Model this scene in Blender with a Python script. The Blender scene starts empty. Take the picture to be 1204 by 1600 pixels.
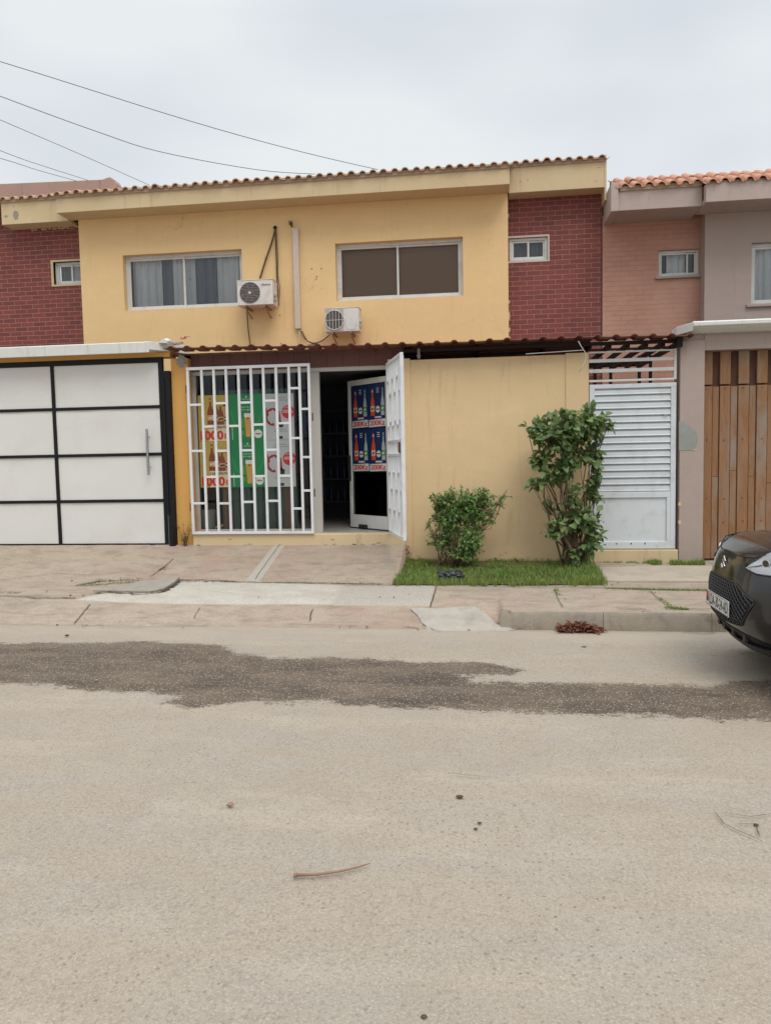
import bpy, math, random
import numpy as np
from mathutils import Vector, Matrix, noise
random.seed(7); rng = np.random.default_rng(7)
S = bpy.context.scene; COL = S.collection
PI = math.pi
# ---------------------------------------------------------------- camera
F = 1200.0; YAW, PIT, ROL = [math.radians(a) for a in (-7.505, 4.142, -1.090)]; EYE = 1.6
def _axes():
    c, s = math.cos(YAW), math.sin(YAW)
    f = np.array([s*math.cos(PIT), c*math.cos(PIT), -math.sin(PIT)])
    r0 = np.array([c, -s, 0]); u0 = np.cross(r0, f)
    return math.cos(ROL)*r0+math.sin(ROL)*u0, -math.sin(ROL)*r0+math.cos(ROL)*u0, f
AR, AU, AF = _axes()
def ray(px, py): return AF+AR*(px-602)/F-AU*(py-800)/F
def at(px, py, Y):
    d = ray(px, py); t = Y/d[1]; return (d[0]*t, Y, EYE+d[2]*t)
cam = bpy.data.objects.new('camera', bpy.data.cameras.new('camera')); COL.objects.link(cam)
cam.data.sensor_fit = 'VERTICAL'; cam.data.sensor_height = 24; cam.data.lens = F/1600*24
cam.data.clip_end = 2000; cam.data.clip_start = 0.05
M = Matrix(((AR[0], AU[0], -AF[0], 0), (AR[1], AU[1], -AF[1], 0), (AR[2], AU[2], -AF[2], EYE), (0, 0, 0, 1)))
cam.matrix_world = M; S.camera = cam
# ---------------------------------------------------------------- light
SUN_EL, SUN_AZ = math.radians(58), math.radians(150)   # azimuth clockwise from +Y: behind the viewer, to the right
w = bpy.data.worlds.new('World'); S.world = w; w.use_nodes = True
nt = w.node_tree; nt.nodes.clear()
def N(t, **k):
    n = nt.nodes.new(t)
    for a, b in k.items(): setattr(n, a, b)
    return n
sky = N('ShaderNodeTexSky', sky_type='NISHITA', sun_disc=False); sky.sun_elevation = SUN_EL; sky.sun_rotation = SUN_AZ
sky.air_density = 1.0; sky.dust_density = 3.0
tc = N('ShaderNodeTexCoord'); mp = N('ShaderNodeMapping'); mp.inputs['Scale'].default_value = (1, 1, 2.4)
nz = N('ShaderNodeTexNoise'); nz.inputs['Scale'].default_value = 1.7; nz.inputs['Detail'].default_value = 3.5; nz.inputs['Roughness'].default_value = .42
cr = N('ShaderNodeValToRGB')
cr.color_ramp.elements[0].position = .36; cr.color_ramp.elements[0].color = (.57, .625, .70, 1)
cr.color_ramp.elements[1].position = .62; cr.color_ramp.elements[1].color = (.80, .835, .85, 1)
sep = N('ShaderNodeSeparateXYZ'); mr = N('ShaderNodeMapRange')
mr.inputs['From Min'].default_value = .48; mr.inputs['From Max'].default_value = 1; mr.inputs['To Min'].default_value = 9.3; mr.inputs['To Max'].default_value = 24
mul = N('ShaderNodeVectorMath', operation='SCALE'); mix = N('ShaderNodeMix', data_type='RGBA'); mix.inputs[0].default_value = .95
bg = N('ShaderNodeBackground'); bg.inputs['Strength'].default_value = .1; out = N('ShaderNodeOutputWorld')
L = nt.links.new
L(tc.outputs['Generated'], mp.inputs['Vector']); L(mp.outputs[0], nz.inputs['Vector']); L(nz.outputs['Fac'], cr.inputs['Fac'])
L(tc.outputs['Generated'], sep.inputs[0]); L(sep.outputs['Z'], mr.inputs['Value']); L(cr.outputs['Color'], mul.inputs[0]); L(mr.outputs[0], mul.inputs['Scale'])
L(sky.outputs[0], mix.inputs[6]); L(mul.outputs[0], mix.inputs[7]); L(mix.outputs[2], bg.inputs['Color']); L(bg.outputs[0], out.inputs[0])
sl = bpy.data.lights.new('sun', 'SUN'); sl.energy = 1.5; sl.angle = math.radians(35); sl.color = (1, .955, .89)
so = bpy.data.objects.new('sun', sl); COL.objects.link(so)
sd = Vector((math.sin(SUN_AZ)*math.cos(SUN_EL), math.cos(SUN_AZ)*math.cos(SUN_EL), math.sin(SUN_EL)))
so.rotation_euler = sd.to_track_quat('Z', 'Y').to_euler()
so.location = (0, -5, 20)
S.view_settings.view_transform = 'Standard'; S.view_settings.look = 'None'; S.view_settings.gamma = 1; S.view_settings.exposure = 0.18
S.cycles.max_bounces = 8; S.cycles.transparent_max_bounces = 16; S.cycles.use_denoising = True
# ---------------------------------------------------------------- materials
MATS = {}
class NT:
    def __init__(s, name):
        m = bpy.data.materials.new(name); m.use_nodes = True; s.m = m; s.t = m.node_tree; s.b = s.t.nodes['Principled BSDF']; MATS[name] = m
    def n(s, t, **k):
        n = s.t.nodes.new(t)
        for a, b in k.items():
            if a[0] == '_': n.inputs[a[1:].replace('_', ' ')].default_value = b
            else: setattr(n, a, b)
        return n
    def l(s, a, b): s.t.links.new(a, b)
    def co(s, scale=(1, 1, 1), kind='Object'):
        tc = s.n('ShaderNodeTexCoord'); mp = s.n('ShaderNodeMapping'); mp.inputs['Scale'].default_value = scale
        s.l(tc.outputs[kind], mp.inputs[0]); return mp.outputs[0]
    def noise(s, vec, scale, detail=4, rough=.55, dist=0):
        n = s.n('ShaderNodeTexNoise'); n.inputs['Scale'].default_value = scale; n.inputs['Detail'].default_value = detail
        n.inputs['Roughness'].default_value = rough; n.inputs['Distortion'].default_value = dist; s.l(vec, n.inputs['Vector']); return n.outputs['Fac']
    def ramp(s, fac, stops):
        r = s.n('ShaderNodeValToRGB'); e = r.color_ramp.elements
        while len(e) < len(stops): e.new(.5)
        for el, (p, c) in zip(e, stops): el.position = p; el.color = (c, c, c, 1) if isinstance(c, (int, float)) else (*c, 1)
        s.l(fac, r.inputs[0]); return r.outputs[0]
    def mix(s, fac, a, b, mode='MIX'):
        m = s.n('ShaderNodeMix', data_type='RGBA', blend_type=mode)
        for i, v in ((0, fac), (6, a), (7, b)):
            if isinstance(v, (int, float)): m.inputs[i].default_value = v
            elif isinstance(v, tuple): m.inputs[i].default_value = (*v, 1)
            else: s.l(v, m.inputs[i])
        return m.outputs[2]
    def math(s, op, a, b=0.0):
        m = s.n('ShaderNodeMath', operation=op)
        for i, v in ((0, a), (1, b)):
            if isinstance(v, (int, float)): m.inputs[i].default_value = v
            else: s.l(v, m.inputs[i])
        return m.outputs[0]
    def attr(s, name):
        return s.n('ShaderNodeAttribute', attribute_name=name)
    def bump(s, h, strength, dist=.01):
        b = s.n('ShaderNodeBump'); b.inputs['Strength'].default_value = strength; b.inputs['Distance'].default_value = dist
        s.l(h, b.inputs['Height']); s.l(b.outputs[0], s.b.inputs['Normal']); return b
    def col(s, c):
        if isinstance(c, tuple): s.b.inputs['Base Color'].default_value = (*c, 1)
        else: s.l(c, s.b.inputs['Base Color'])
    def set(s, **k):
        for a, b in k.items():
            i = s.b.inputs[a.replace('_', ' ')]
            if isinstance(b, (int, float, tuple)): i.default_value = b
            else: s.l(b, i)
        return s.m
def plain(name, c, rough=.5, metal=0, var=.12, scale=6, bump=0, bscale=80, spec=.5, dirt=None):
    k = NT(name); v = k.co()
    f = k.noise(v, scale, 5)
    cc = k.mix(f, tuple(x*(1-var) for x in c), tuple(min(1, x*(1+var)) for x in c))
    if dirt:
        dc, amt, dsc = dirt
        g = k.ramp(k.noise(v, dsc, 7, .7), [(.5, 0.0), (.68, 1.0)])
        cc = k.mix(k.math('MULTIPLY', g, amt), cc, dc)
    k.col(cc); k.set(Roughness=rough, Metallic=metal)
    k.b.inputs['Specular IOR Level'].default_value = spec
    if bump: k.bump(k.noise(v, bscale, 4), bump, .004)
    return k.m
def stucco(name, c, stain=(.30, .2, .12), amt=.35, var=.07):
    k = NT(name); v = k.co()
    big = k.noise(v, .9, 5, .6); c1 = k.mix(big, tuple(x*(1-var) for x in c), tuple(x*(1+var) for x in c))
    c1 = k.mix(k.math('MULTIPLY', k.ramp(k.noise(v, 5, 6, .65), [(.45, 0.), (.75, 1.)]), .12), c1, tuple(x*.72 for x in c))
    st = k.noise(k.co((5, 5, .5)), 2.2, 6, .65); sm = k.math('MULTIPLY', k.ramp(st, [(.56, 0.0), (.74, 1.0)]), k.ramp(big, [(.38, 0.0), (.62, 1.0)]))
    c2 = k.mix(k.math('MULTIPLY', sm, amt), c1, stain)
    sp = k.ramp(k.noise(v, 26, 3, .6), [(.735, 0.0), (.76, 1.0)]); c3 = k.mix(k.math('MULTIPLY', sp, .22), c2, stain); c3 = k.mix(k.ramp(k.noise(k.co((1, 1, 2.6)), 1.7, 7, .7), [(.5, 0.), (.72, .22)]), c3, tuple(min(1, x*1.18+.03) for x in c)); hc = k.n('ShaderNodeTexVoronoi', feature='DISTANCE_TO_EDGE'); hc.inputs['Scale'].default_value = .9; wv = k.n('ShaderNodeVectorMath', operation='SCALE'); wv.inputs['Scale'].default_value = .5; nn = k.n('ShaderNodeTexNoise'); nn.inputs['Scale'].default_value = 2.5; nn.inputs['Detail'].default_value = 7; k.l(v, nn.inputs['Vector']); k.l(nn.outputs['Color'], wv.inputs[0]); ad = k.n('ShaderNodeVectorMath', operation='ADD'); k.l(v, ad.inputs[0]); k.l(wv.outputs[0], ad.inputs[1]); k.l(ad.outputs[0], hc.inputs['Vector']); c3 = k.mix(k.math('MULTIPLY', k.ramp(hc.outputs['Distance'], [(.0, 1.), (.004, 0.)]), k.ramp(k.noise(v, .8, 3), [(.5, 0.), (.6, .35)])), c3, stain)
    k.col(c3); k.set(Roughness=.85)
    h = k.math('ADD', k.noise(v, 160, 3, .6), k.math('MULTIPLY', k.noise(v, 6, 3), 2.0)); k.bump(h, .35, .006)
    return k.m
YEL = (.74, .515, .255)
stucco('yellow_stucco', YEL); stucco('wall_stucco', (.69, .505, .285), amt=.45)
stucco('ochre_stucco', (.60, .325, .09))
stucco('cream_fascia', (.58, .45, .27), amt=.5)
stucco('mauve_stucco', (.39, .31, .272), stain=(.2, .17, .15))
stucco('mauve_fascia', (.42, .335, .295), stain=(.2, .17, .15))
stucco('white_stucco', (.60, .60, .57), stain=(.22, .2, .17), amt=.6)
stucco('yellow_base', (.60, .47, .28), stain=(.22, .16, .1), amt=.8)
stucco('parapet_plaster', (.36, .235, .20), stain=(.1, .08, .07), amt=.9, var=.2)
def bricks(name, c1, c2, mortar, msize, bw, rh, fade=None):
    k = NT(name); tc = k.n('ShaderNodeTexCoord'); sp = k.n('ShaderNodeSeparateXYZ'); cb = k.n('ShaderNodeCombineXYZ')
    k.l(tc.outputs['Object'], sp.inputs[0]); k.l(sp.outputs['X'], cb.inputs['X']); k.l(sp.outputs['Z'], cb.inputs['Y'])
    br = k.n('ShaderNodeTexBrick'); br.offset = .5
    br.inputs['Scale'].default_value = 1; br.inputs['Mortar Size'].default_value = msize; br.inputs['Mortar Smooth'].default_value = .15
    br.inputs['Brick Width'].default_value = bw; br.inputs['Row Height'].default_value = rh; br.inputs['Bias'].default_value = 0
    br.inputs['Color1'].default_value = (*c1, 1); br.inputs['Color2'].default_value = (*c2, 1); br.inputs['Mortar'].default_value = (*mortar, 1)
    wob = k.n('ShaderNodeTexNoise'); wob.inputs['Scale'].default_value = 1.4; k.l(tc.outputs['Object'], wob.inputs['Vector'])
    wv = k.n('ShaderNodeVectorMath', operation='SCALE'); wv.inputs['Scale'].default_value = .012; k.l(wob.outputs['Color'], wv.inputs[0])
    av = k.n('ShaderNodeVectorMath', operation='ADD'); k.l(cb.outputs[0], av.inputs[0]); k.l(wv.outputs[0], av.inputs[1]); k.l(av.outputs[0], br.inputs['Vector'])
    v = tc.outputs['Object']; c = br.outputs['Color']
    if fade:   # painted over unevenly
        g = k.ramp(k.noise(v, 1.1, 5, .6), [(.42, .35), (.62, .97)]); c = k.mix(g, c, fade)
    c = k.mix(k.math('MULTIPLY', k.ramp(k.noise(v, 3, 6, .7), [(.4, 0.), (.75, 1.)]), .3), c, tuple(x*.55 for x in c1))
    k.col(c); k.set(Roughness=.62)
    h = k.math('SUBTRACT', k.math('MULTIPLY', k.noise(v, 60, 3), .25), br.outputs['Fac']); k.bump(h, .5, .006)
    return k.m
bricks('red_brick', (.215, .045, .034), (.145, .032, .027), (.42, .22, .17), .0034, .215, .0735)
bricks('pink_brick', (.48, .235, .16), (.41, .20, .135), (.33, .155, .11), .0045, .215, .0735, fade=(.50, .27, .195))
plain('clay_tile', (.50, .24, .15), .8, var=.35, scale=14, bump=.4, dirt=((.12, .09, .07), .7, 5))
plain('old_tile', (.50, .31, .20), .85, var=.35, scale=12, bump=.4, dirt=((.2, .14, .1), .7, 5)); plain('mortar', (.40, .29, .20), .9, var=.2, scale=12)
plain('canopy_sheet', (.20, .075, .05), .65, var=.3, scale=5, dirt=((.3, .2, .14), .5, 8))
plain('canopy_steel', (.014, .009, .008), .6, var=.3, spec=.2)
plain('red_board', (.115, .04, .03), .6, var=.35, scale=3)
plain('white_frame', (.62, .61, .58), .4, var=.05, scale=3, dirt=((.3, .26, .2), .35, 6))
plain('curtain_net', (.16, .175, .17), .8, var=.1)
plain('window_frame', (.60, .56, .49), .4, var=.05, dirt=((.3, .24, .17), .4, 7))
plain('shop_frame', (.46, .435, .40), .4, var=.05)
plain('white_paint', (.66, .67, .68), .38, var=.04, scale=2, dirt=((.36, .32, .26), .35, 3))
plain('gate_white', (.66, .65, .62), .45, var=.03, scale=1.1, dirt=((.42, .38, .32), .16, 1.6))
plain('louvre_white', (.62, .65, .67), .38, var=.04, scale=2, dirt=((.36, .34, .3), .4, 3))
plain('black_metal', (.008, .008, .009), .5, var=.3, spec=.25)
plain('steel', (.42, .42, .42), .25, metal=1, var=.1)
plain('rust', (.16, .055, .03), .8, var=.4, scale=30)
plain('ac_white', (.64, .60, .56), .45, var=.05, dirt=((.36, .3, .24), .5, 8))
plain('ac_grey', (.20, .18, .165), .5, var=.15)
plain('ac_panel', (.40, .37, .33), .5)
plain('ac_dark', (.06, .055, .05), .5, var=.2)
plain('bracket', (.30, .17, .11), .7, var=.3, scale=20)
plain('pipe_brown', (.10, .06, .03), .7, var=.3, scale=20)
plain('wire_black', (.02, .02, .02), .6); plain('overhead_wire', (.10, .10, .105), .6)
plain('wire_grey', (.45, .45, .45), .5)
plain('duct', (.56, .46, .38), .5, var=.05, dirt=((.36, .3, .24), .4, 6))
plain('blind_brown', (.46, .415, .38), .75, var=.05, scale=2)
plain('curtain', (.78, .78, .77), .85, var=.08, scale=3)
plain('curtain_dark', (.20, .21, .235), .85, var=.12, scale=3)
plain('gap_shade_black', (.03, .03, .034), .9)  # near-black colour of the painted shade under the canopy
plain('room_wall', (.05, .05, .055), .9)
plain('floor_tile', (.35, .33, .30), .35, var=.1)
plain('blue_dark', (.012, .02, .05), .5)
plain('sheet_green', (.10, .17, .15), .55, var=.2, scale=3)
plain('wood_post', (.32, .17, .10), .7, var=.2)
plain('orange_plastic', (.85, .25, .08), .5)
plain('bucket_white', (.5, .5, .48), .5)
plain('stem', (.16, .10, .065), .85, var=.35, scale=25)
plain('stick', (.26, .15, .095), .7, var=.3, scale=25)
plain('concrete_grey', (.30, .265, .225), .9, var=.15, scale=8, bump=.6, dirt=((.12, .1, .08), .5, 7))
plain('slab_concrete', (.40, .34, .27), .9, var=.14, scale=5, bump=.6, bscale=60, dirt=((.24, .19, .14), .5, 3)); plain('ramp_mortar', (.36, .325, .28), .9, var=.2, scale=7, bump=.7, bscale=50, dirt=((.2, .165, .13), .5, 4)); plain('dirt_dark', (.075, .055, .038), .95, var=.5, scale=30, bump=.5)
plain('bag_black', (.03, .036, .045), .35, var=.3, scale=20)
plain('p_yellow', (.42, .31, .06), .5, var=.06); plain('p_green', (.01, .19, .06), .5, var=.06); plain('p_green2', (.02, .26, .10), .5)
plain('p_white', (.40, .42, .42), .5, var=.04); plain('p_navy', (.008, .02, .085), .5, var=.15); plain('p_red', (.50, .02, .018), .5)
plain('p_brown', (.20, .05, .02), .5, var=.4, scale=60); plain('p_tan', (.48, .27, .12), .5, var=.15, scale=60); plain('p_black', (.02, .02, .02), .5)
plain('p_cream', (.60, .50, .34), .5); plain('p_orange', (.55, .075, .02), .5); plain('p_clear', (.34, .42, .42), .5, var=.15, scale=60); plain('p_label', (.62, .60, .56), .5)
plain('p_beer', (.52, .29, .07), .5, var=.1); plain('p_grey', (.2, .2, .2), .5); plain('p_lime', (.08, .26, .05), .5); plain('p_wine', (.26, .02, .03), .5)
plain('tyre', (.018, .018, .018), .85); plain('car_plastic', (.02, .02, .021), .5, var=.1); plain('car_dark', (.008, .008, .009), .6)
plain('chrome', (.75, .75, .75), .12, metal=1, var=.02); plain('plate_white', (.62, .62, .58), .4, var=.03); plain('lamp_white', (.88, .89, .9), .12, var=.06)
def glass(name, tint=(.75, .8, .8), ior=1.5, mn=.06):
    k = NT(name); t = k.t; tr = k.n('ShaderNodeBsdfTransparent'); gl = k.n('ShaderNodeBsdfGlossy'); mx = k.n('ShaderNodeMixShader'); fr = k.n('ShaderNodeFresnel')
    fr.inputs['IOR'].default_value = ior; tr.inputs[0].default_value = (*tint, 1); gl.inputs['Roughness'].default_value = .03; gl.inputs[0].default_value = (.9, .9, .9, 1)
    k.l(k.math('ADD', fr.outputs[0], mn), mx.inputs[0]); k.l(tr.outputs[0], mx.inputs[1]); k.l(gl.outputs[0], mx.inputs[2]); k.l(mx.outputs[0], t.nodes['Material Output'].inputs[0])
glass('glass', (.90, .91, .92), 1.5, -.005); glass('glass_film', (.80, .76, .72), 1.3, -.01); glass('glass_shop', (.90, .92, .92), 1.4, -.005); glass('glass_dark', (.10, .105, .11), 1.5, .04); glass('lamp_glass', (.98, .98, .98), 1.45, .03)
k = NT('car_paint'); k.col((.010, .010, .011)); k.set(Roughness=.28, Metallic=.12); k.b.inputs['Coat Weight'].default_value = 1; k.b.inputs['Coat Roughness'].default_value = .06
def wood(name, base, grey):
    k = NT(name); a = k.attr('tint')
    g = k.noise(k.co((14, 14, .9)), 3, 8, .7, .6); kn = k.noise(k.co((3, 3, 1.2)), 1.6, 4, .6)
    c = k.mix(g, tuple(x*.42 for x in base), tuple(x*1.55 for x in base)); c = k.mix(k.math('MULTIPLY', k.ramp(kn, [(.42, 0.), (.62, 1.)]), a.outputs['Fac']), c, grey)
    k.col(k.mix(k.ramp(k.noise(k.co((40, 40, 2)), 2, 4), [(.62, 0.), (.7, .5)]), c, tuple(x*.3 for x in base))); k.set(Roughness=.8); k.bump(g, .5, .004)
wood('wood_plank', (.27, .135, .06), (.27, .21, .165)); wood('wood_batten', (.12, .05, .028), (.12, .08, .06))
def leafmat(name, dark, light, rough=.5):
    k = NT(name); a = k.attr('tint'); c = k.ramp(a.outputs['Fac'], [(0., dark), (.7, light), (.95, tuple(x*1.3+.01 for x in light)), (1., (.34, .28, .09))])
    k.col(k.mix(k.noise(k.co(), 30, 3), c, tuple(x*.75 for x in light))); k.set(Roughness=rough); k.b.inputs['Subsurface Weight'].default_value = 0
    tl = k.n('ShaderNodeBsdfTranslucent'); k.l(c, tl.inputs[0]); mx = k.n('ShaderNodeMixShader'); mx.inputs[0].default_value = .25
    k.l(k.b.outputs[0], mx.inputs[1]); k.l(tl.outputs[0], mx.inputs[2]); k.l(mx.outputs[0], k.t.nodes['Material Output'].inputs[0])
leafmat('leaf_broad', (.04, .08, .025), (.17, .255, .08)); leafmat('leaf_small', (.045, .12, .025), (.16, .30, .07)); leafmat('grass_blade', (.09, .16, .025), (.26, .35, .08), .7)
leafmat('weed_leaf', (.07, .085, .02), (.17, .18, .05)); leafmat('dry_leaf', (.09, .032, .02), (.28, .10, .06), .8)
# ---- ground materials
def roadmat():
    k = NT('asphalt'); v = k.co(); wet = k.attr('wet').outputs['Fac']; dust = k.attr('dust').outputs['Fac']
    big = k.noise(v, .55, 5, .6); mid = k.noise(v, 3.2, 6, .68); fine = k.noise(v, 70, 3, .7); st = k.noise(k.co((1, 3.2, 1)), 1.0, 5, .6)
    c = k.mix(big, (.275, .225, .17), (.375, .313, .243)); c = k.mix(k.math('MULTIPLY', k.ramp(st, [(.4, 0.), (.62, 1.)]), .6), c, (.305, .275, .237))
    c = k.mix(k.math('MULTIPLY', k.ramp(mid, [(.46, 0.), (.72, 1.)]), .35), c, (.25, .2, .152)); stn = k.math('MULTIPLY', k.ramp(k.noise(k.co((1, 2.4, 1)), 1.6, 9, .78), [(.60, 0.), (.70, .55)]), 1.0); c = k.mix(stn, c, (.21, .18, .15)); c = k.mix(k.ramp(k.noise(k.co((.7, 2.6, 1)), .8, 6, .7), [(.52, 0.), (.66, .45)]), c, (.42, .355, .28))
    c = k.mix(k.ramp(fine, [(.36, .5), (.54, 0.)]), c, (.19, .155, .12)); c = k.mix(k.ramp(k.noise(v, 130, 2, .8), [(.52, 0.), (.66, .5)]), c, (.48, .42, .34))
    def specks(scale, lo, hi, seed):
        vo = k.n('ShaderNodeTexVoronoi'); vo.inputs['Scale'].default_value = scale
        off = k.n('ShaderNodeVectorMath', operation='ADD'); off.inputs[1].default_value = (seed, seed*2, 0); k.l(v, off.inputs[0]); k.l(off.outputs[0], vo.inputs['Vector'])
        s2 = k.n('ShaderNodeSeparateColor'); k.l(vo.outputs['Color'], s2.inputs[0])
        return k.math('MULTIPLY', k.ramp(vo.outputs['Distance'], [(lo, 1.), (hi, 0.)]), k.ramp(s2.outputs[0], [(.62, 0.), (.7, 1.)])), s2
    s1, q1 = specks(55, .22, .38, 0); s2_, q2 = specks(38, .16, .3, 9.3); s3, q3 = specks(20, .1, .2, 4.1)
    c = k.mix(k.math('MULTIPLY', s1, .4), c, (.46, .40, .32)); c = k.mix(k.math('MULTIPLY', s2_, k.ramp(big, [(.45, .35), (.6, .85)])), c, (.15, .13, .105)); c = k.mix(k.math('MULTIPLY', s3, .5), c, (.2, .15, .11))
    # bare dark aggregate where the surface has worn off
    edge = k.math('ADD', wet, k.math('ADD', k.math('MULTIPLY', k.math('SUBTRACT', k.noise(k.co((1, 1.7, 1)), 5, 9, .74), .5), .44), k.math('MULTIPLY', k.math('SUBTRACT', k.noise(v, 50, 3, .8), .5), .32)))
    mask = k.ramp(edge, [(.0, 0.), (.05, 1.)])
    dk = k.mix(k.ramp(k.noise(k.co((.7, 1.8, 1)), 2.0, 9, .74), [(.34, 0.), (.62, 1.)]), (.05, .034, .023), (.165, .120, .083))
    dk = k.mix(k.ramp(fine, [(.35, .6), (.6, 0.)]), dk, (.07, .05, .036))
    dk = k.mix(k.math('MULTIPLY', s1, .8), dk, (.46, .41, .34)); s4, q4 = specks(85, .25, .4, 2.7); dk = k.mix(k.math('MULTIPLY', s4, .6), dk, (.38, .33, .27))
    c = k.mix(mask, c, dk)
    # dust band along the kerb
    dm = k.ramp(k.math('ADD', dust, k.math('MULTIPLY', k.math('SUBTRACT', mid, .5), .5)), [(.3, 0.), (.7, 1.)]); c = k.mix(k.math('MULTIPLY', dm, .6), c, k.mix(k.noise(k.co((1, 3, 1)), 2.5, 7, .75), (.25, .2, .152), (.46, .395, .315)))
    k.col(c); k.set(Roughness=.88)
    h = k.math('ADD', k.math('MULTIPLY', fine, .6), k.math('MULTIPLY', s1, k.math('ADD', k.math('MULTIPLY', mask, .8), .25))); k.bump(h, .7, .008)
roadmat()
def pavemat():
    k = NT('pavement_concrete'); v = k.co(); pale = k.attr('pale').outputs['Fac']; warm = k.attr('warm').outputs['Fac']; grey = k.attr('grey').outputs['Fac']
    big = k.noise(v, .9, 5, .6); mid = k.noise(k.co((1, 2.2, 1)), 4, 7, .7); fine = k.noise(v, 90, 3, .7)
    c = k.mix(big, (.345, .28, .21), (.44, .37, .285)); wn = k.math('MULTIPLY', warm, k.ramp(k.noise(v, 2.2, 5, .6), [(.35, .1), (.6, .9)])); c = k.mix(k.math('MULTIPLY', wn, .95), c, (.36, .245, .19))
    c = k.mix(k.math('MULTIPLY', k.ramp(mid, [(.47, 0.), (.66, 1.)]), .75), c, (.235, .185, .135)); c = k.mix(k.math('MULTIPLY', k.ramp(k.noise(k.co((1, 1.5, 1)), 1.3, 9, .75), [(.5, 0.), (.62, 1.)]), .5), c, (.29, .235, .18))
    c = k.mix(k.math('MULTIPLY', k.ramp(k.noise(k.co((1, 3, 1)), 9, 6, .75), [(.6, 0.), (.7, 1.)]), .35), c, (.43, .385, .32))
    pm = k.ramp(k.math('ADD', pale, k.math('MULTIPLY', k.math('SUBTRACT', mid, .5), .35)), [(.42, 0.), (.6, 1.)]); c = k.mix(k.math('MULTIPLY', pm, k.ramp(k.noise(v, 3.2, 5), [(.35, .55), (.6, .9)])), c, (.52, .49, .43))
    gm = k.ramp(k.math('ADD', grey, k.math('MULTIPLY', k.math('SUBTRACT', mid, .5), .3)), [(.42, 0.), (.58, 1.)]); c = k.mix(k.math('MULTIPLY', gm, .8), c, (.42, .39, .34))
    c = k.mix(k.ramp(fine, [(.34, .6), (.52, 0.)]), c, (.16, .125, .098)); c = k.mix(k.ramp(k.noise(v, 14, 6, .8), [(.6, 0.), (.72, .45)]), c, (.17, .13, .1))
    k.col(c); k.set(Roughness=.9); k.bump(k.math('ADD', fine, k.math('MULTIPLY', mid, 2.2)), .55, .008)
pavemat()
plain('soil', (.12, .085, .055), .95, var=.4, scale=20, bump=.6); plain('kerb_concrete', (.28, .24, .19), .9, var=.25, scale=9, bump=1.0, bscale=45, dirt=((.14, .11, .085), .75, 4))
plain('cracks', (.07, .052, .036), .95, var=.5, scale=25); plain('ground_far', (.3, .26, .2), .95, var=.2, scale=.5)
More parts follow.
